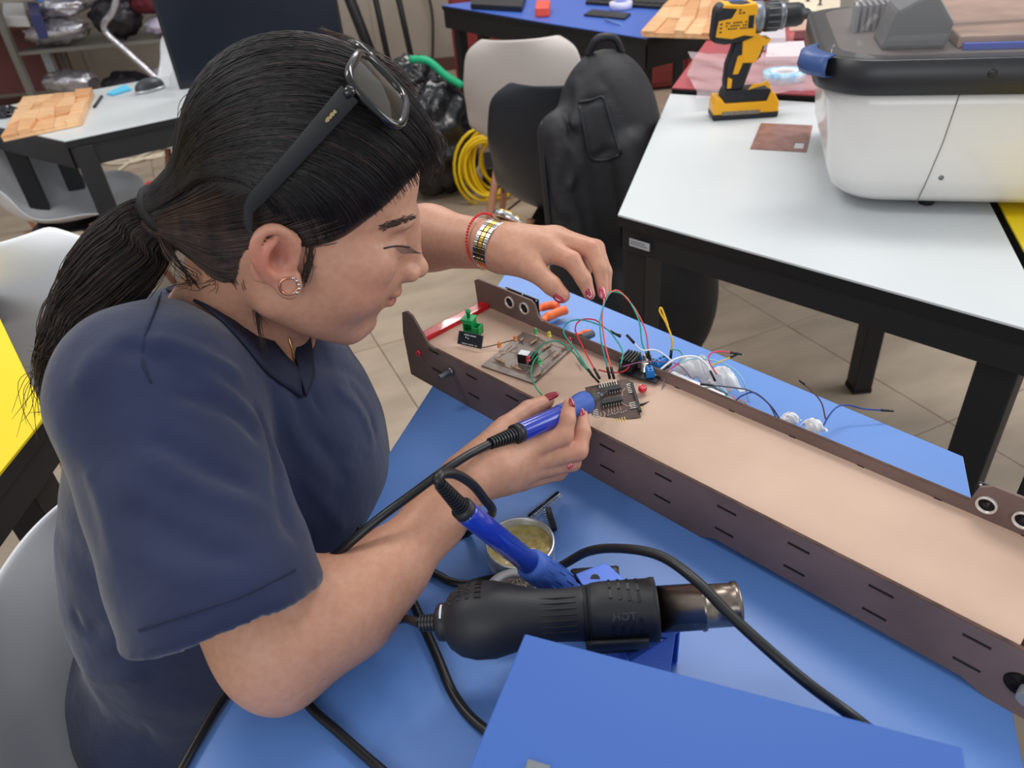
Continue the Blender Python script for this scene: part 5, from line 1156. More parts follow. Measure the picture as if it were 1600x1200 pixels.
r_pink, rp = fing([(790, 750, .64), (815, 752, .662), (872, 738, .688), (886, 726, .700), (884, 712, .708)], [.0115, .0088, .0075, .0068, .0055])
# left hand (pinches the jumper wires)
lh_palm = [Pr('cone', WL, PD(835, 392, .795), .024, .021, k=.012), Pr('cone', PD(800, 388, .805), PD(856, 382, .795), .024, .0135, k=.012),
           Pr('cone', PD(795, 378, .815), PD(868, 372, .805), .018, .0125, k=.012), Pr('cone', PD(785, 398, .80), PD(825, 414, .785), .019, .0125, k=.012)]
l_index, li = fing([(848, 386, .792), (893, 407, .775), (912, 436, .772), (921, 460, .774)], [.0135, .0098, .0084, .0064])
l_mid, lm = fing([(866, 374, .800), (924, 389, .787), (938, 420, .781), (943, 459, .781)], [.0128, .0098, .0084, .0062])
l_ring, lr_ = fing([(872, 372, .812), (931, 388, .803), (945, 425, .797), (947, 455, .795)], [.012, .0092, .008, .006])
l_pink, lp = fing([(862, 376, .825), (905, 392, .825), (915, 420, .822), (910, 440, .82)], [.011, .0085, .0072, .0058])
l_thumb, lt = fing([(805, 402, .79), (838, 425, .778), (862, 446, .772), (879, 462, .772)], [.0165, .0115, .0102, .0082])
def ear(s):
    y0 = 68*s
    def e(x, dy, z):
        x, z = x*.72, (z-4)*.78; a = math.radians(22)
        return (x*math.cos(a)-z*math.sin(a)+1, y0+dy*s, z*math.cos(a)+x*math.sin(a)+4)
    hp = [(6, 6, 4), (9, 10, 15), (7, 13, 27), (-3, 16, 35), (-16, 18, 33), (-24, 18, 20), (-24, 16, 5), (-18, 12, -8), (-9, 10, -20), (-1, 9, -28), (4, 8, -25), (6, 6, -14)]
    pts = spline([H(*e(*p)) for p in hp], 3); n = len(pts)
    rad = [.0034+.0012*(i/n > .75) for i in range(n)]
    pr = chain(pts, rad, .003)
    pr.append(he(e(-8, 9, 6), (13.5, 4.5, 23), 4, rot=-22))
    ah = spline([H(*e(*p)) for p in [(-6, 14, 24), (-14, 16, 16), (-15, 15, 3), (-10, 13, -8), (-3, 11, -14)]], 3)
    pr += chain(ah, [.0035]*len(ah), .003)
    pr.append(he(e(-2, 9, -22), (7, 4.5, 8), 5)); pr.append(he(e(6, 7, -2), (4, 4, 6), 4))
    return Grp(pr, .004)
base = Grp(head+nose+lids+lips+neck+torso+armr+arml+rh_palm+lh_palm)
groups = [base, ear(-1), ear(1)]+[Grp(g, .009) for g in (r_thumb, r_index, r_mid, r_ring, r_pink, l_index, l_mid, l_ring, l_pink, l_thumb)]
carve = []
for s in (-1, 1):
    carve.append((he((101, s*6.5, -13), (5, 3, 4)), .002))
    carve.append((he((-2, s*84, 5), (7, 8, 10)), .004))
carve.append((he((104, 0, -30), (14, 22, 1.0)), .002))
# sockets as displacement: shallow dips
def dent(c, r, amp):
    c = np.array(c, float)
    return (c, r*2.6, lambda P: amp*np.exp(-((P-c)**2).sum(1)/r**2))
disp = [dent(H(90, -19, 24), .009, .0014), dent(H(90, 19, 24), .009, .0014), dent(H(80, -38, 32), .010, .0015),
        dent(H(92, 0, -46), .009, .003), dent(H(86, -22, -30), .006, .0015), dent(H(86, 22, -30), .006, .0015)]
# crease of the closed upper lid, crook of the elbow, knuckles
disp.append(ridge([H(89, -17, 16), H(89, -27, 11), H(84, -38, 11), H(74, -48, 17)], -.0018, .0016))
disp.append(ridge([H(90, -16, 26), H(90, -28, 29), H(82, -42, 26)], -.001, .002))
disp.append(ridge([PD(468, 912, .50), PD(462, 940, .50), PD(464, 975, .50)], -.004, .006))
disp.append(ridge([PD(484, 1008, .50), PD(508, 1018, .50)], .0012, .0015))
for q in (ri[2], rm[2], rr_[2], rp[2], li[1], lm[1], lr_[1], ri[1], rm[1]): disp.append(dent(q, .009, -.0011))
skin_f = Field(groups, disp, carve)
wom = thing('person', 'woman in navy scrub top with sunglasses on her dark hair, soldering a circuit board', 'person', (-.33, .60, 0))
import time as _t; _t0 = _t.time()
lo1, hi1 = (-.60, .22, .70), (.16, 1.0, 1.19)
V, Q = mesh_field(skin_f, lo1, hi1, .0020)
print('skin', len(V), _t.time()-_t0); V, Q = keep_largest(V, Q); print('skin', len(V))
V = sm_verts(V, Q, 2, .5)
# skin's own tones, plus shade painted into the ear hollows
SK = np.array(lin((194, 145, 120))); cols = np.tile(SK, (len(V), 1))
def tone(c, r, rgb, a=1.0, M=None, ):
    q = (V-c) if M is None else (V-c) @ M.T
    r = np.array(r); wgt = a*np.exp(-((q/r)**2).sum(1))[:, None]; cols[:] = cols*(1-wgt)+np.array(lin(rgb))*wgt
for s in (-1, 1):
    tone(H(62, s*46, -6), .022, (206, 138, 122), .45)
    tone(H(-8, s*84, 4), .02, (200, 112, 98), .65); tone(H(-2, s*78, 4), .007, (120, 66, 58), .6)  # reddened ear, then shade of its hollow put into the colour
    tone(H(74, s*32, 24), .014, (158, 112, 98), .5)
tone(H(112, 0, -6), .010, (214, 146, 130), .4)
lipm = np.exp(-(((V-H(98, 0, -30)) @ HM.T)/np.array([.012, .020, .0078]))**2 @ np.ones(3)*1.0)
lipm = np.clip(lipm*1.6, 0, 1)[:, None]*.75; cols = cols*(1-lipm)+np.array(lin((164, 84, 80)))*lipm
for q in (ri[2], rm[2], rr_[2], li[1], lm[1], ri[-1], rm[-1], rt[-1], li[-1], lm[-1], lt[-1], rr_[-1]): tone(q, .011, (214, 140, 120), .5)
M_skin = mat('skin', (255, 255, 255), .46, attr='tone', rgb2=(246, 240, 238), vscale=160, sss=.12, bump=.25, bscale=420, bdist=.0006, spec=.45)
body = np_mesh('body', V, Q, M_skin, wom, cols=cols)
# ---------------------------------------------------------------- scrub top
class CapCone:
    def __init__(s, a, b, ra, rb, n, k=.02):
        s.p = Pr('cone', a, b, ra, rb); s.b = np.array(b); s.n = nrm(n); s.k = k; s.c = s.p.c; s.R = s.p.R
    def __call__(s, P): return -smin(-s.p(P), -((P-s.b) @ s.n), .007)
def hit(fld, px, py, d0=.35, d1=1.2, off=0.0):
    r = ray(px, py); r = r/np.linalg.norm(r); t = d0
    for _ in range(90):
        p = CAM+r*t; d = float(fld.ev(p[None], p, .0)[0])-off
        if d < .0004: return p
        t += max(d*.7, .0008)
        if t > d1*1.6: break
    return None
HEM = PD(352, 948, .508); S0 = PD(236, 622, .565)
HEMX = PD(472, 905, .53)-PD(205, 1005, .50); HV = nrm(HEM-CAM); HN = nrm(np.cross(HEMX, HV))
if HN @ (HEM-S0) < 0: HN = -HN
HN = nrm(HN+.16*HV)
HEML = P3(-.06, .90, .83)
slr = CapCone(S0, HEM+HN*.0, .066, .061, HN, .035)
slr2 = CapCone(PD(250, 600, .60), HEM, .058, .061, HN, .03)
sll = Pr('cone', SL, SL+(ELL-SL)*.62+P3(0, 0, -.01), .062, .062, k=.03)
top_pr = [Pr('ell', P3(-.280, .61, .80), (.126, .180, .165), None, k=.04), Pr('ell', P3(-.27, .61, .70), (.122, .165, .16), None, k=.05), Pr('ell', P3(-.345, .575, .64), (.132, .165, .20), None, k=.05),
          Pr('ell', P3(-.40, .575, .48), (.155, .185, .15), None, k=.05), Pr('ell', P3(-.212, .60, .77), (.052, .12, .085), None, k=.05),
          Pr('cone', P3(-.265, .605, .895), S0, .060, .060, k=.035), Pr('cone', P3(-.255, .64, .89), SL, .062, .060, k=.035),
          Pr('cone', P3(-.33, .60, .86), P3(-.37, .56, .66), .085, .10, k=.05), slr, slr2, sll]
top_g = [Grp(top_pr)]
VP = PD(466, 577, .672)
tf0 = Field(top_g)
vh = hit(tf0, 466, 577); print('V hit', vh, 'neck', [round(float(x), 3) for x in H(0, 0, -60)])
vcar = [(Pr('cone', P3(-.272, .61, .88), H(-8, 0, -50), .050, .064), .005),
        (Pr('cone', P3(-.243, .603, .912), vh+P3(.004, 0, .004), .056, .003), .003)]
HAX = nrm(HEM-S0); hemc = (Pr('cone', HEM-HAX*.012, HEM+HAX*.08, .054, .056), .002)
key = []
kh = hit(tf0, 494, 628)
if kh is not None: key = [(Pr('cone', hit(tf0, 487, 615), hit(tf0, 500, 640), .0028, .0036), .002)]
def rg(pts, amp, wid):
    P = [hit(tf0, *p) for p in pts]; P = [p for p in P if p is not None]
    return ridge(P, amp, wid)
folds = [rg([(225, 530), (275, 540), (337, 565), (387, 597)], .005, 0.0062), rg([(185, 540), (225, 552), (275, 572), (325, 600)], -.004, 0.0056),
         rg([(250, 560), (320, 590), (375, 630), (420, 680)], .004, 0.0050), rg([(262, 610), (325, 630), (375, 655), (410, 700)], -.006, 0.0043),
         rg([(237, 680), (275, 705), (325, 732), (400, 765)], -.005, 0.0056), rg([(215, 700), (280, 745), (350, 775), (425, 805)], .004, 0.0074),
         rg([(190, 785), (237, 815), (287, 840), (330, 865), (400, 880)], -.004, 0.0062), rg([(282, 750), (300, 812), (332, 885)], -.0025, 0.0043),
         rg([(130, 720), (160, 800), (185, 880)], .003, 0.0062), rg([(180, 850), (240, 880), (320, 920)], .003, 0.0062),
         rg([(402, 625), (425, 690), (440, 760), (458, 850)], -.010, 0.0062), rg([(430, 610), (465, 690), (520, 770)], .004, 0.0062),
         rg([(450, 600), (500, 690), (550, 760)], -.003, 0.0056), rg([(520, 600), (560, 640), (585, 700)], .004, 0.0050), rg([(540, 590), (575, 640), (588, 690)], -.004, 0.0037),
         rg([(490, 690), (540, 715), (580, 712)], -.003, 0.0043), rg([(470, 740), (510, 790), (540, 830)], .003, 0.0062),
         rg([(345, 455), (400, 510), (440, 560), (470, 600)], .003, 0.0056), rg([(390, 560), (430, 600), (470, 660)], .003, 0.0050), rg([(120, 620), (150, 560), (210, 510)], .003, 0.0087),
         rg([(110, 950), (150, 985), (200, 1000)], -.004, 0.0062), rg([(130, 1050), (180, 1060), (230, 1050)], .004, 0.0124), rg([(236, 1000), (234, 1080), (228, 1190)], -.003, 0.0035),
         rg([(480, 560), (530, 575), (575, 600)], -.004, 0.0062), rg([(500, 540), (545, 550), (580, 580)], .004, 0.0062)]
nz = lambda P: .0012*np.sin(P[:, 0]*70+2*np.sin(P[:, 2]*40))*np.sin(P[:, 1]*60+P[:, 2]*35)
folds.append((P3(-.3, .6, .7), 2.0, nz))
top_f = Field(top_g, folds, vcar+[hemc]+key)
V, Q = mesh_field(top_f, (-.62, .28, .34), (.08, 1.06, 1.02), .0042)
V, Q = keep_largest(V, Q); V = sm_verts(V, Q, 2, .5)
print('top', len(V))
M_navy = mat('scrub_navy', (31, 40, 72), .72, rgb2=(27, 35, 65), vscale=14, bump=.55, bscale=16, bdist=.006, sheen=.25, spec=.25)
top = np_mesh('scrub_top', V, Q, M_navy, wom); meta(top, 'navy short sleeved V neck scrub top')
M_seam = mat('seam_navy', (24, 30, 58), .8)
def seamline(pts, r=.0006, f=None, m=None, nm='seam', off=.0002, n=6):
    f = f or top_f; P = []
    P0 = spline([np.array([a, b, 0.]) for a, b in pts], n)
    for p in P0:
        h_ = hit(f, p[0], p[1], off=off)
        if h_ is not None: P.append(h_)
    if len(P) > 2: return mk(nm, MB().tube(P, r, 5), m or M_seam, top)
def collar(inner, outer, nm='collar_band'):
    I = spline([np.array([*q, 0.]) for q in inner], 5); O = spline([np.array([*q, 0.]) for q in outer], 5); G = []
    for i_, o_ in zip(I, O):
        row = []
        for k in range(6):
            q = i_+(o_-i_)*k/5; h_ = hit(top_c, q[0], q[1], off=.0016)
            row.append(h_)
        G.append(row)
    G = [g for g in G if all(x is not None for x in g)]
    G = [g for j, g in enumerate(G) if max(np.linalg.norm(g[k]-g[k+1]) for k in range(5)) < .03]
    if len(G) > 2: mk(nm, MB().grid(G), mat('collar_navy', (22, 28, 54), .75, bump=.3, bscale=300, bdist=.0004), top, solid=.002)
top_c = Field(top_g, folds, [])
collar([(288, 432), (330, 440), (372, 468), (408, 508), (440, 548), (468, 578)], [(250, 450), (296, 466), (342, 496), (382, 538), (420, 584), (472, 622)])
collar([(466, 578), (463, 555), (461, 530), (461, 508)], [(478, 620), (490, 590), (488, 555), (484, 520)])
seamline([(252, 456), (240, 490), (226, 524)], .0007); seamline([(226, 524), (222, 560), (236, 598)], .0006)
seamline([(216, 985), (300, 957), (380, 930), (462, 890)], .0006)
# ---------------------------------------------------------------- hair
def cols_noise(V, s): return .5+.5*np.sin(V @ np.array(s))
TIE = PD(262, 330, .585)
CB = [he((4, 0, 58), (84, 77, 77), 30), he((12, 0, 70), (80, 71, 62), 25), he((-24, -6, 36), (46, 64, 58), 30), he((50, 0, 82), (44, 52, 32), 14),
      he((-26, 0, -16), (36, 48, 40), 30), Pr('cone', H(-46, 0, 20), TIE, .032, .014, k=.03), Pr('cone', H(-40, -20, 0), TIE, .034, .013, k=.03)]
PLN = hf*.83-hu*.56; PL0 = H(30, 0, 13)
def strandwave(P):
    q = (P-HO) @ HM.T/.001
    a = q[:, 0]*.06+q[:, 2]*.34+q[:, 1]*.25
    return .0006*np.sin(a*.5+.8*np.sin(q[:, 0]*.05))
hair_f = Field([Grp(CB)], [(HO, .3, strandwave)],
   [(Half(PL0, PLN), .010), (he((-6, -88, 2), (20, 32, 28)), .003), (he((-6, 88, 2), (20, 32, 28)), .003), (he((26, 0, -70), (58, 90, 72)), .006)])
V, Q = mesh_field(hair_f, H(0, 0, 50)-.20, H(0, 0, 50)+.18, .0026)
V = sm_verts(V, Q, 1, .5); print('hair', len(V))
M_hair = mat('hair_dark', (30, 26, 27), .42, rgb2=(20, 17, 18), vscale=60, spec=.5)
M_hair2 = mat('hair_brown', (74, 56, 48), .45, rgb2=(44, 34, 32), vscale=60)
hair = np_mesh('hair', V, Q, M_hair, wom); meta(hair, 'long dark brown hair tied back low')
# pony tail mass
PT = [TIE, PD(228, 362, .60), PD(190, 405, .60), PD(150, 458, .60), PD(118, 500, .60), PD(97, 545, .60), PD(86, 590, .61), PD(80, 640, .615)]
PTs = spline(PT, 5); nP = len(PTs)
prad = [.017+.011*math.sin(min(1, i/nP*1.8)*math.pi) if i < nP*.55 else max(.017*(1-(i/nP-.55)/.45)+.002, .0025) for i in range(nP)]
pf = Field([Grp([Pr('cone', PTs[i], PTs[i+1], prad[i]*.8, prad[i+1]*.8, k=.004) for i in range(nP-1)])])
lo = np.min(PTs, 0)-.04; hi = np.max(PTs, 0)+.04
V, Q = mesh_field(pf, lo, hi, .003); tail = np_mesh('ponytail', V, Q, M_hair, hair)
mk('hair_tie', MB().tube([TIE+.019*(math.cos(a)*nrm(np.cross(PTs[1]-TIE, WZ))+math.sin(a)*nrm(np.cross(np.cross(PTs[1]-TIE, WZ), PTs[1]-TIE))) for a in np.linspace(0, 2*math.pi, 24, endpoint=False)], .006, 8, closed=True), mat('tie_black', (14, 14, 16), .7), hair)
# strands: vectorised 3-sided tubes
def strands(name, paths, rad, m, parent, label=None):
    """paths: N x K x 3"""
    N_, K = paths.shape[:2]; T = np.gradient(paths, axis=1); T /= np.linalg.norm(T, axis=2, keepdims=True)+1e-12
    up = np.array([.3, -.5, .8]); u = np.cross(T, up); u /= np.linalg.norm(u, axis=2, keepdims=True)+1e-9; v = np.cross(T, u)
    r = rad*(np.sin(np.linspace(.12, math.pi-.12, K))**.35)[None, :, None]*np.ones((N_, K, 1))
    ring = [paths+r*(math.cos(a)*u+math.sin(a)*v) for a in (0, 2.094, 4.189)]
    VV = np.stack(ring, 2).reshape(-1, 3)
    i = np.arange(N_)[:, None, None]*K*3+np.arange(K-1)[None, :, None]*3; k = np.arange(3)[None, None, :]; k2 = (k+1) % 3
    QQ = np.stack([i+k, i+k2, i+3+k2, i+3+k], -1).reshape(-1, 4)
    o = np_mesh(name, VV, QQ, m, parent)
    if label: o['label'] = label
    o['kind'] = 'stuff'; return o
hc_pr = Field([Grp(CB)])
Cc = H(-8, 0, 50)
def on_cap(dirs, off):
    """march rays from centre outwards to cap surface"""
    t = np.full(len(dirs), .02)
    for _ in range(26):
        P = Cc+dirs*t[:, None]; t = t-hc_pr.ev(P, Cc, 1)*.9
    return Cc+dirs*(t+off)[:, None]
NS, K = 8000, 22
ang = rng.uniform(-math.pi, math.pi, NS)
tied = nrm(TIE-Cc)
# roots along the hairline in head frame: forehead to behind the ears
u = rng.uniform(-1, 1, NS)
back = rng.random(NS)**1.4
th = u*math.radians(122)
pa = hf*.56+hu*.83
root = PLN*46+70*(np.cos(th)[:, None]*pa+np.sin(th)[:, None]*hl)
root /= np.linalg.norm(root, axis=1, keepdims=True)
s = np.linspace(0, 1, K)
a0 = (back*.8)[:, None]*np.ones((1, K)); tt = a0+(1-a0)*s[None]*.99
mid = -.30*hf[None]+.95*hu[None]+np.outer(np.sin(th)*1.15, hl)+rng.normal(0, .03, (NS, 3)); mid /= np.linalg.norm(mid, axis=1, keepdims=True)
T3 = tt[..., None]
D = (1-T3)**2*root[:, None]+2*T3*(1-T3)*mid[:, None]*.95+T3**2*tied[None, None]
D = D+rng.normal(0, .010, (NS, 1, 3)); D += (.006*np.sin(s[None]*rng.uniform(3, 9, (NS, 1))+rng.uniform(0, 6, (NS, 1))))[..., None]*rng.normal(0, 1, (NS, 1, 3))
D /= np.linalg.norm(D, axis=2, keepdims=True)
ND = 2200       # behind the ear and along the nape
zz_ = rng.uniform(-44, 44, ND); xx_ = np.where(zz_ > 24, rng.uniform(-42, 22, ND), rng.uniform(-42, -16, ND))
rt_ = H(0, 0, 0)[None]+(xx_[:, None]*hf+rng.choice([-1, 1], ND, p=[.8, .2])[:, None]*rng.uniform(45, 64, ND)[:, None]*hl+zz_[:, None]*hu)*.001*HS-Cc
rt_ /= np.linalg.norm(rt_, axis=1, keepdims=True)
t2 = np.linspace(0, .97, K)[None, :, None]; D2 = rt_[:, None]*(1-t2)+tied[None, None]*t2+rng.normal(0, .006, (ND, 1, 3)); D2 /= np.linalg.norm(D2, axis=2, keepdims=True)
D = np.concatenate([D, D2]); NS += ND
Pp = on_cap(D.reshape(-1, 3), 0).reshape(NS, K, 3)
off = rng.uniform(-.0004, .0018, (NS, 1, 1))+.001*np.sin(s*math.pi)[None, :, None]*rng.random((NS, 1, 1))
Pp = Pp+D*off
q = (Pp-HO) @ HM.T/(.001*HS)
face = (Pp-PL0) @ PLN > .0035
earz = ((q[..., 0]+6)/19)**2+((q[..., 2]-2)/27)**2 < 1
low = (q[..., 2] < -4) & (q[..., 0] > -16)
bad = face | earz | low; bad[NS-ND:] = False; keep = ~(bad[:, 2:].any(1))
Pp = Pp[keep]; 
h1 = int(len(Pp)*.7)
strands('hair_strands', Pp[:h1], .00042, M_hair, hair); strands('hair_strands', Pp[h1:], .00038, M_hair2, hair)
# pony strands
NT = 1500; KT = len(PTs); A_ = rng.uniform(0, 2*math.pi, NT); R_ = np.sqrt(rng.random(NT))*1.05
Ptan = np.gradient(np.array(PTs), axis=0); Ptan /= np.linalg.norm(Ptan, axis=1, keepdims=True); pu = np.cross(Ptan, WZ); pu /= np.linalg.norm(pu, axis=1, keepdims=True); pv = np.cross(Ptan, pu)
tw = np.linspace(0, 1.6, KT)
pr_ = np.array(prad)*(1+.35*np.linspace(0, 1, KT))
PS = np.array(PTs)[None]+((np.cos(A_[:, None]+tw)*R_[:, None]*pr_)[..., None]*pu[None]+(np.sin(A_[:, None]+tw)*R_[:, None]*pr_)[..., None]*pv[None])
PS += np.cumsum(rng.normal(0, .00035, PS.shape), axis=1)
strands('ponytail_strands', PS[:900], .00032, M_hair2, tail); strands('ponytail_strands', PS[900:], .00032, M_hair, tail)
# loose strands: flyaways at forehead, nape and tail
FW = []
def loose(pts, n, jit, kink=.002):
    for _ in range(n):
        P0 = np.array([PD(*p)+rng.normal(0, jit*(.4+i*.4), 3) for i, p in enumerate(pts)]); P0 = np.array(spline(P0, 8))
        idx = np.linspace(0, len(P0)-1, 20); P1 = np.stack([np.interp(idx, np.arange(len(P0)), P0[:, k]) for k in range(3)], 1)
        FW.append(P1)
loose([(640, 175, .62), (672, 195, .63), (690, 225, .64), (682, 258, .64)], 36, .0018)
loose([(600, 200, .60), (660, 225, .62), (684, 252, .63), (674, 272, .635)], 26, .0018)
loose([(410, 395, .57), (402, 440, .585), (405, 500, .60), (414, 550, .61)], 16, .0010)
loose([(385, 400, .57), (380, 440, .58), (400, 480, .60), (404, 505, .61)], 14, .0016)
loose([(300, 330, .56), (330, 400, .57), (370, 440, .585), (398, 462, .60)], 30, .002)
loose([(250, 330, .58), (300, 380, .575), (340, 430, .59), (330, 450, .60)], 24, .0025)
loose([(240, 350, .58), (270, 400, .575), (300, 440, .59), (280, 440, .60)], 20, .003)
loose([(150, 450, .59), (110, 480, .59), (92, 530, .59), (80, 580, .60)], 60, .006)
loose([(90, 520, .59), (70, 560, .59), (50, 610, .60), (40, 660, .60)], 14, .006)
loose([(345, 105, .56), (318, 140, .56), (298, 190, .56), (275, 260, .56)], 24, .003)
loose([(500, 45, .60), (560, 70, .60), (620, 110, .61), (650, 150, .62)], 25, .0025)
loose([(398, 350, .545), (440, 345, .55), (500, 380, .57), (490, 420, .58)], 14, .0015)
loose([(478, 352, .555), (486, 385, .565), (482, 415, .57), (474, 442, .572)], 34, .0016)
loose([(500, 350, .57), (504, 380, .575), (496, 405, .578), (488, 424, .578)], 26, .0016)
strands('loose_strands', np.array(FW), .0003, M_hair2, hair)
# ---------------------------------------------------------------- face details
M_brow = mat('brow', (58, 42, 38), .7)
def face_hit(px, py, off=0.0): return hit(skin_f, px, py, .4, 1, off)
BR = []
for _ in range(230):
    t = rng.random(); a = np.array([lerp((598, 352), (656, 335), t)[0]+rng.normal(0, 1.5), lerp((598, 354), (655, 336), t)[1]+rng.normal(0, 3.6-2*t+ (0 if t > .3 else -1))])
    p = face_hit(a[0], a[1]); 
    if p is None: continue
    e = face_hit(a[0]-7, a[1]+rng.uniform(0, 4))
    if e is None or np.linalg.norm(e-p) > .012: continue
    BR.append(np.linspace(p, e, 5)+hf*.0006)
if BR: strands('eyebrow', np.array(BR), .00028, M_brow, body)
EL = []
for t in np.linspace(.35, 1, 13):
    b = face_hit(602+38*t, 388-3*math.sin(t*3)-3*t)
    if b is None: continue
    tip = b+hf*(.007+.004*t)+np.array([0, 0, -.004])-hl*.004*(1-t)
    EL.append(np.array([b, b+(tip-b)*.3-hu*.0007, b+(tip-b)*.6-hu*.0009, b+(tip-b)*.85-hu*.0004, tip]))
if EL: strands('eyelashes', np.array(EL), .00022, M_hair, body)
el = [face_hit(600+40*t, 388-3*math.sin(t*3)-1*t, .0002) for t in np.linspace(0, 1, 14)]; el = [p for p in el if p is not None]
if len(el) > 3: mk('lash_line', MB().tube(el, .0008, 5), M_brow, body)
# nails
M_nail = mat('nail_red', (150, 14, 42), .12, coat=1); M_nail2 = mat('nail_pink', (214, 110, 130), .12, coat=1, rgb2=(176, 40, 70), vscale=260, vlo=.45, vhi=.55)
def nail(c, tipdir, normal, L_, W_, m=M_nail, thick=.0013):
    M = frame(c, tipdir, np.cross(normal, tipdir)); G = []
    for i in range(9):
        t = -1+2*i/8; w_ = W_*math.sqrt(max(1-abs(t)**2.6, .02)); G.append([(t*L_, w_*(-1+2*j/6), thick*.6-1.6*thick*(-1+2*j/6)**2-.4*thick*max(t, 0)**2) for j in range(7)])
    mb = MB().grid(G); mb.v = [tuple(M @ Vector(p)) for p in mb.v]
    return mk('fingernail', mb, m, body, solid=.0005)
tocam = lambda p: nrm(CAM-p)
def nail_px(a, b, dep, W_, m=M_nail, tilt=(0, 0, 0), off=.0):
    A, B = PD(*a, dep), PD(*b, dep); c = (A+B)/2; n = nrm(tocam(c)+np.array(tilt)); h_ = hit(skin_f, (a[0]+b[0])/2, (a[1]+b[1])/2, .4, 1)
    if h_ is not None and abs(np.linalg.norm(h_-CAM)-np.linalg.norm(c-CAM)) < .03: c = h_
    return nail(c+n*off, B-A, n, np.linalg.norm(B-A)/2, W_, m)
nail_px((846, 624), (873, 614), .700, .0042, tilt=(-.3, .3, .9), off=.0008)
nail_px((891, 622), (898, 636), .662, .0036, tilt=(1.2, .4, .3), off=.0004)
nail_px((909, 638), (913, 652), .676, .0036, M_nail2, tilt=(.8, 0, 0))
nail_px((890, 722), (894, 732), .672, .0034, M_nail2, tilt=(.8, 0, -.4))
nail_px((866, 459), (882, 470), .772, .0056, tilt=(.2, .1, .5), off=.0005)
nail_px((920, 450), (923, 468), .774, .0046, mat('nail_pattern', (140, 18, 44), .15, coat=1, rgb2=(214, 150, 160), vscale=320, vlo=.56, vhi=.62), tilt=(.6, 0, 0), off=.0004)
nail_px((941, 448), (945, 468), .781, .0046, M_nail2, tilt=(.7, 0, 0), off=.0004)
# ---------------------------------------------------------------- sunglasses
def Hpx(px, py, ymm):
    r = ray(px, py); t = (HO+hl*ymm*.001-CAM) @ hl/(r @ hl); return CAM+r*t
hinge = Hpx(547, 146, -90); etip = Hpx(378, 334, -92)
gl = thing('sunglasses', "black sunglasses with mirrored lenses pushed up on the woman's hair", 'sunglasses', tuple(hinge))
M_gf = mat('frame_black', (16, 16, 18), .16, coat=.4); M_gm = mat('temple_black', (24, 24, 26), .5); M_lens = mat('lens_mirror', (92, 88, 80), .06, metal=.85)
gx = nrm(hinge-etip); gx = nrm(gx-hl*(gx @ hl)); gl_ = hl; gu = nrm(np.cross(gx, hl)); gu = gu if gu @ hu > 0 else -gu
# lens frame coordinates: lateral (to her left) = hl, vertical = gu, forward = gx
def GL(a, b, c): return hinge+hl*a*.001+gu*b*.001+gx*c*.001
LW, LH = 60, 49
def lens_loop(a0, k=1.0, mir=False, n=36, push=0):
    out = []
    for i in range(n):
        t = 2*math.pi*i/n; cx, sy = math.cos(t), math.sin(t); ex = .56
        x = math.copysign(abs(cx)**ex, cx)*LW/2*k; y = math.copysign(abs(sy)**ex, sy)*LH/2*k
        y2 = y*(1-.06*x/LW*2*(-1 if mir else 1)); X_ = a0+x; bow = 22*(1-((X_-76)/78)**2)
        out.append((X_, y2-17, bow+push-.0012*y2*y2))
    return out
for a0, mir in ((34, False), (118, True)):
    lp_ = lens_loop(a0, 1.0, mir); L3 = [GL(*p) for p in lp_]
    rim = mk('rim', MB().tube(L3, .0034, 8, closed=True), M_gf, gl)
    rows = [[GL(*p) for p in lens_loop(a0, kk, mir, push=1.6*(1-kk))] for kk in (.97, .75, .5, .25, .02)]
    mk('lens', MB().grid(rows, closed_u=True), M_lens, gl)
mk('bridge', MB().tube(spline([GL(63, -8, 21), GL(76, -4, 23), GL(89, -8, 21)], 5), .0028, 8), M_gf, gl)
mk('end_piece', MB().tube([GL(-1, 2, -4), GL(1, 1, 0), GL(6, -2, 2)], [.003, .0045, .0035], 8), M_gf, gl)
for side, yy in ((0, -76), (1, 76)):
    hs = hinge+hl*(.152 if side else 0); es = etip+hl*(.170 if side else 0)
    nt_ = 10; pts = [hs+(es-hs)*t+hl*(-.004 if not side else .004)*math.sin(t*3.1) for t in np.linspace(0, .86, nt_)]; pts += [es+gx*.006-gu*.001, es-gx*.004-gu*.008, es-gx*.008-gu*.016]
    G = []
    for i, p in enumerate(pts):
        hh = .0072-.0026*i/len(pts) if i < 10 else .004
        G.append([p+hl*.0016+gu*hh, p-hl*.0016+gu*hh, p-hl*.0016-gu*hh, p+hl*.0016-gu*hh])
    tm = MB().grid(G, closed_u=True); mk('temple_arm', tm, M_gm, gl, bevel=.0006)
for k in range(8):
    t = .13+.011*k; c = hinge+(etip-hinge)*t-hl*.0062+gu*.0005; Mk = frame(c, gx, gu)
    mk('print_stroke', MB().box((-.0006, -.0011+.0004*(k % 2), -.0012), (.0004, .0011-.0005*(k % 3 == 1), .0012), Mk), mat('print_gold', (190, 170, 120), .4, metal=.5), gl)
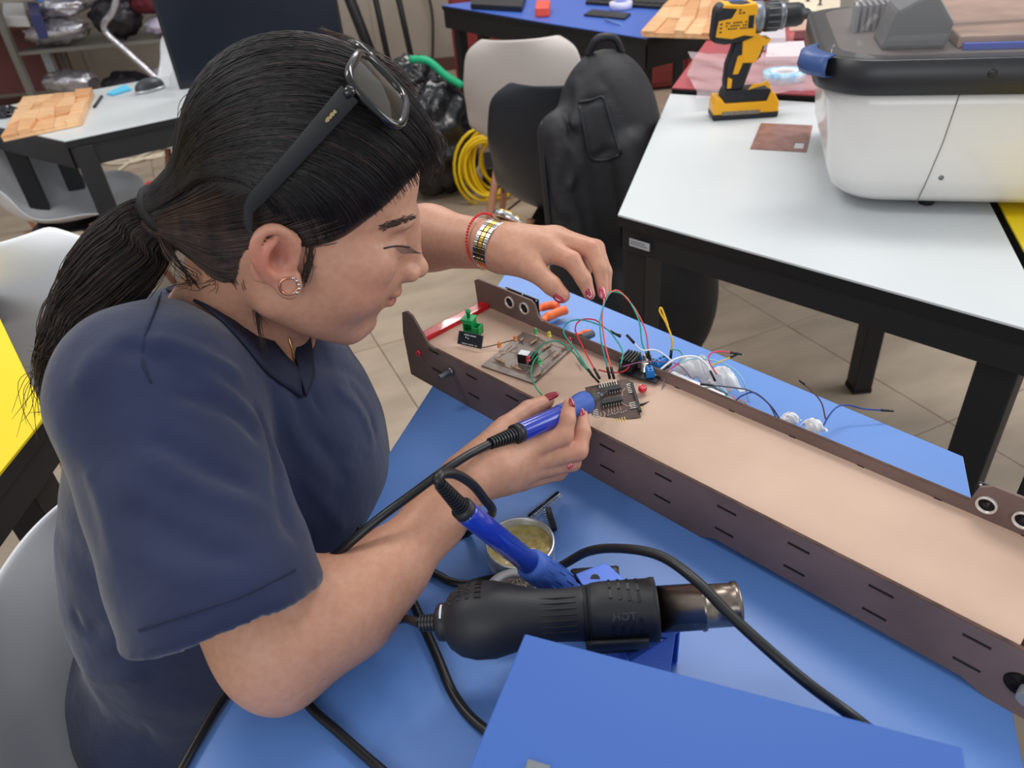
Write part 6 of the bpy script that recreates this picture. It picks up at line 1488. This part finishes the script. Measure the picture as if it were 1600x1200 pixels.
# ---------------------------------------------------------------- jewellery
def ringpts(c, axis, r, n, sq=1.0, up=WZ):
    ax = nrm(axis); a = nrm(np.cross(ax, up)); b = np.cross(ax, a); return [(c+a*r*math.cos(t)+b*r*sq*math.sin(t), a*math.cos(t)+b*math.sin(t), ax) for t in np.linspace(0, 2*math.pi, n, endpoint=False)]
M_steel = mat('steel_bright', (205, 205, 205), .18, metal=1); M_gold = mat('gold', (226, 190, 96), .2, metal=1); M_rose = mat('rose_gold', (214, 150, 120), .2, metal=1)
wa_ax = nrm(PD(800, 392, .80)-PD(745, 375, .825)); wc_ = PD(775, 383, .812)
wt = thing('wristwatch', "two tone silver and gold wristwatch on the woman's left wrist", 'watch', tuple(wc_))
RW = .0290
for i, (p, o, ax) in enumerate(ringpts(wc_, wa_ax, RW, 30, .92)):
    b = np.cross(ax, o); M = Matrix([[*(b[j] if k == 0 else ax[j] if k == 1 else o[j] for k in range(3)), p[j]] for j in range(3)]+[[0, 0, 0, 1]])
    if o @ nrm(P3(.35, .6, .7)) > .82: continue
    for y0, mm in ((-.0086, M_steel), (-.0026, M_gold), (.0034, M_steel)):
        mk('link', MB().box((-.0027, y0, -.0012), (.0027, y0+.0053, .0014), M), mm, wt, bevel=.0006)
fo = nrm(P3(.35, .6, .7)-wa_ax*(P3(.35, .6, .7) @ wa_ax)); Mf = frame(wc_+fo*(RW-.001), wa_ax, np.cross(fo, wa_ax))
mk('watch_case', MB().lathe([(.010, 0), (.0165, 0), (.0175, .002), (.0175, .006), (.016, .0075), (.0145, .0075)], 32, Mf), M_steel, wt)
mk('bezel', MB().lathe([(.0145, .0065), (.0165, .0078), (.015, .0088), (.0138, .0078)], 32, Mf), M_gold, wt)
mk('dial', MB().lathe([(.0001, .0072), (.0142, .0072)], 32, Mf), mat('dial', (196, 164, 150), .2, coat=1), wt)
ba = nrm(PD(778, 385, .812)-PD(720, 372, .84)); bc = PD(757, 375, .822)
rb = thing('bead_bracelet', "thin red beaded bracelet above the wristwatch", 'bracelet', tuple(bc))
M_red_bead = mat('bead_red', (214, 44, 50), .3)
bd = MB()
for (p, o, ax) in ringpts(bc, nrm(ba+np.array([.15, -.1, .2])), .0305, 54, .95): bd.ball(p, .0016, 5)
mk('beads', bd, M_red_bead, rb, kind='stuff')
# ear ring
ec = hit(skin_f, 449, 440, .4, 1)
ec = ec if ec is not None else H(0, -80, -25)
er = thing('hoop_earring', "small rose gold hoop earring in the woman's right ear lobe", 'earring', tuple(ec))
mk('hoop', MB().tube([ec+np.array([0, 0, -.004])+.0068*(math.cos(t)*nrm(WX+WY*.35)+math.sin(t)*WZ) for t in np.linspace(0, 2*math.pi, 24, endpoint=False)], .0009, 6, closed=True), M_rose, er)
st_ = MB()
for t in np.linspace(-.9, .9, 5): st_.ball(ec+np.array([0, 0, -.004])+.0078*(math.cos(t)*nrm(WX+WY*.35)+math.sin(t)*WZ)-WY*.001, .0014, 5)
mk('crystal_studs', st_, M_steel, er)
fr_ = li[0]+(li[1]-li[0])*.0
rc_ = lm[0]+(lm[1]-lm[0])*.62; rgx = nrm(lm[1]-lm[0])
rg_ = mk('finger_ring', MB().tube([p for p, o, a in ringpts(rc_, rgx, .0100, 28)], .0008, 6, closed=True), M_gold); meta(rg_, "thin gold ring on the woman's left middle finger", 'ring'); based(rg_)
nk = [hit(skin_f, *p, .4, 1, .0006) for p in ((452, 528), (456, 545), (460, 560), (464, 570))]; nk = [p for p in nk if p is not None]
if len(nk) > 2: based(meta(mk('necklace', MB().tube(nk, .0008, 6), M_gold), "thin gold chain necklace in the V of the scrub top", 'necklace'))

# ---------------------------------------------------------------- backpack over the black chair
bpk = [Pr('ell', P3(.30, 1.84, .52), (.155, .10, .34), None, k=.04), Pr('ell', P3(.29, 1.86, .76), (.115, .085, .15), None, k=.05), Pr('cone', P3(.17, 1.80, .74), P3(.20, 1.74, .28), .055, .07, k=.04),
       Pr('cone', P3(.33, 1.78, .70), P3(.37, 1.73, .52), .055, .062, k=.012), Pr('ell', P3(.44, 1.74, .30), (.13, .10, .22), None, k=.05), Pr('ell', P3(.25, 1.78, .22), (.16, .11, .16), None, k=.05)]
bp0 = Field([Grp(bpk)])
def bg(pts, amp, wid):
    P = [hit(bp0, *q, 1.2, 3) for q in pts]; P = [q for q in P if q is not None]
    return ridge(P, amp, wid) if len(P) > 2 else None
bf = [bg([(872, 120), (880, 160), (900, 200)], -.012, .012), bg([(900, 120), (905, 165), (895, 205)], .010, .012), bg([(935, 115), (960, 160), (975, 230)], -.006, .010),
      bg([(840, 160), (850, 230), (860, 300), (880, 360)], -.008, .010), bg([(880, 170), (895, 230), (905, 300), (925, 380)], -.014, .012), bg([(865, 180), (872, 240), (868, 300), (885, 350)], .012, .014),
      bg([(885, 215), (900, 262), (890, 300)], .010, .012), bg([(905, 160), (935, 155), (955, 150)], -.008, .008), bg([(925, 250), (945, 238), (965, 232)], -.008, .008), bg([(945, 160), (952, 190), (962, 225)], -.004, .005)]
bff = Field([Grp(bpk)], [q for q in bf if q], [])
V, Q = mesh_field(bff, (.05, 1.55, .02), (.62, 2.02, 1.0), .0065); V, Q = keep_largest(V, Q)
bt_ = thing('backpack', 'black fabric backpack hanging over the back of the black chair', 'backpack', (.28, 1.80, .05))
M_bpk = mat('backpack_black', (42, 41, 45), .62, rgb2=(32, 32, 36), vscale=8, bump=.4, bscale=40, bdist=.004)
np_mesh('bag_body', V, Q, M_bpk, bt_)
def onbag(pts, r, m, nm, off=.002):
    P = [hit(bff, *q, 1.2, 3, off) for q in pts]; P = [q for q in P if q is not None]
    if len(P) > 2: mk(nm, MB().tube(spline(P, 4), r, 6), m, bt_)
onbag([(838, 140), (846, 190), (850, 250), (856, 310), (862, 370)], .004, M_dk, 'zip')
onbag([(903, 160), (925, 156), (942, 152), (950, 175), (960, 210), (970, 240)], .004, M_dk, 'zip')
onbag([(905, 165), (912, 200), (922, 245), (945, 250), (968, 242)], .0035, M_dk, 'pocket_edge')
mk('grab_loop', MB().tube(spline([(.25, 1.86, .90), (.27, 1.85, .935), (.31, 1.85, .935), (.33, 1.86, .90)], 6), .009, 8), M_dk, bt_)
onbag([(812, 330), (822, 312), (832, 330), (826, 352)], .003, mat('strap_grey', (70, 72, 78), .4), 'strap_end')
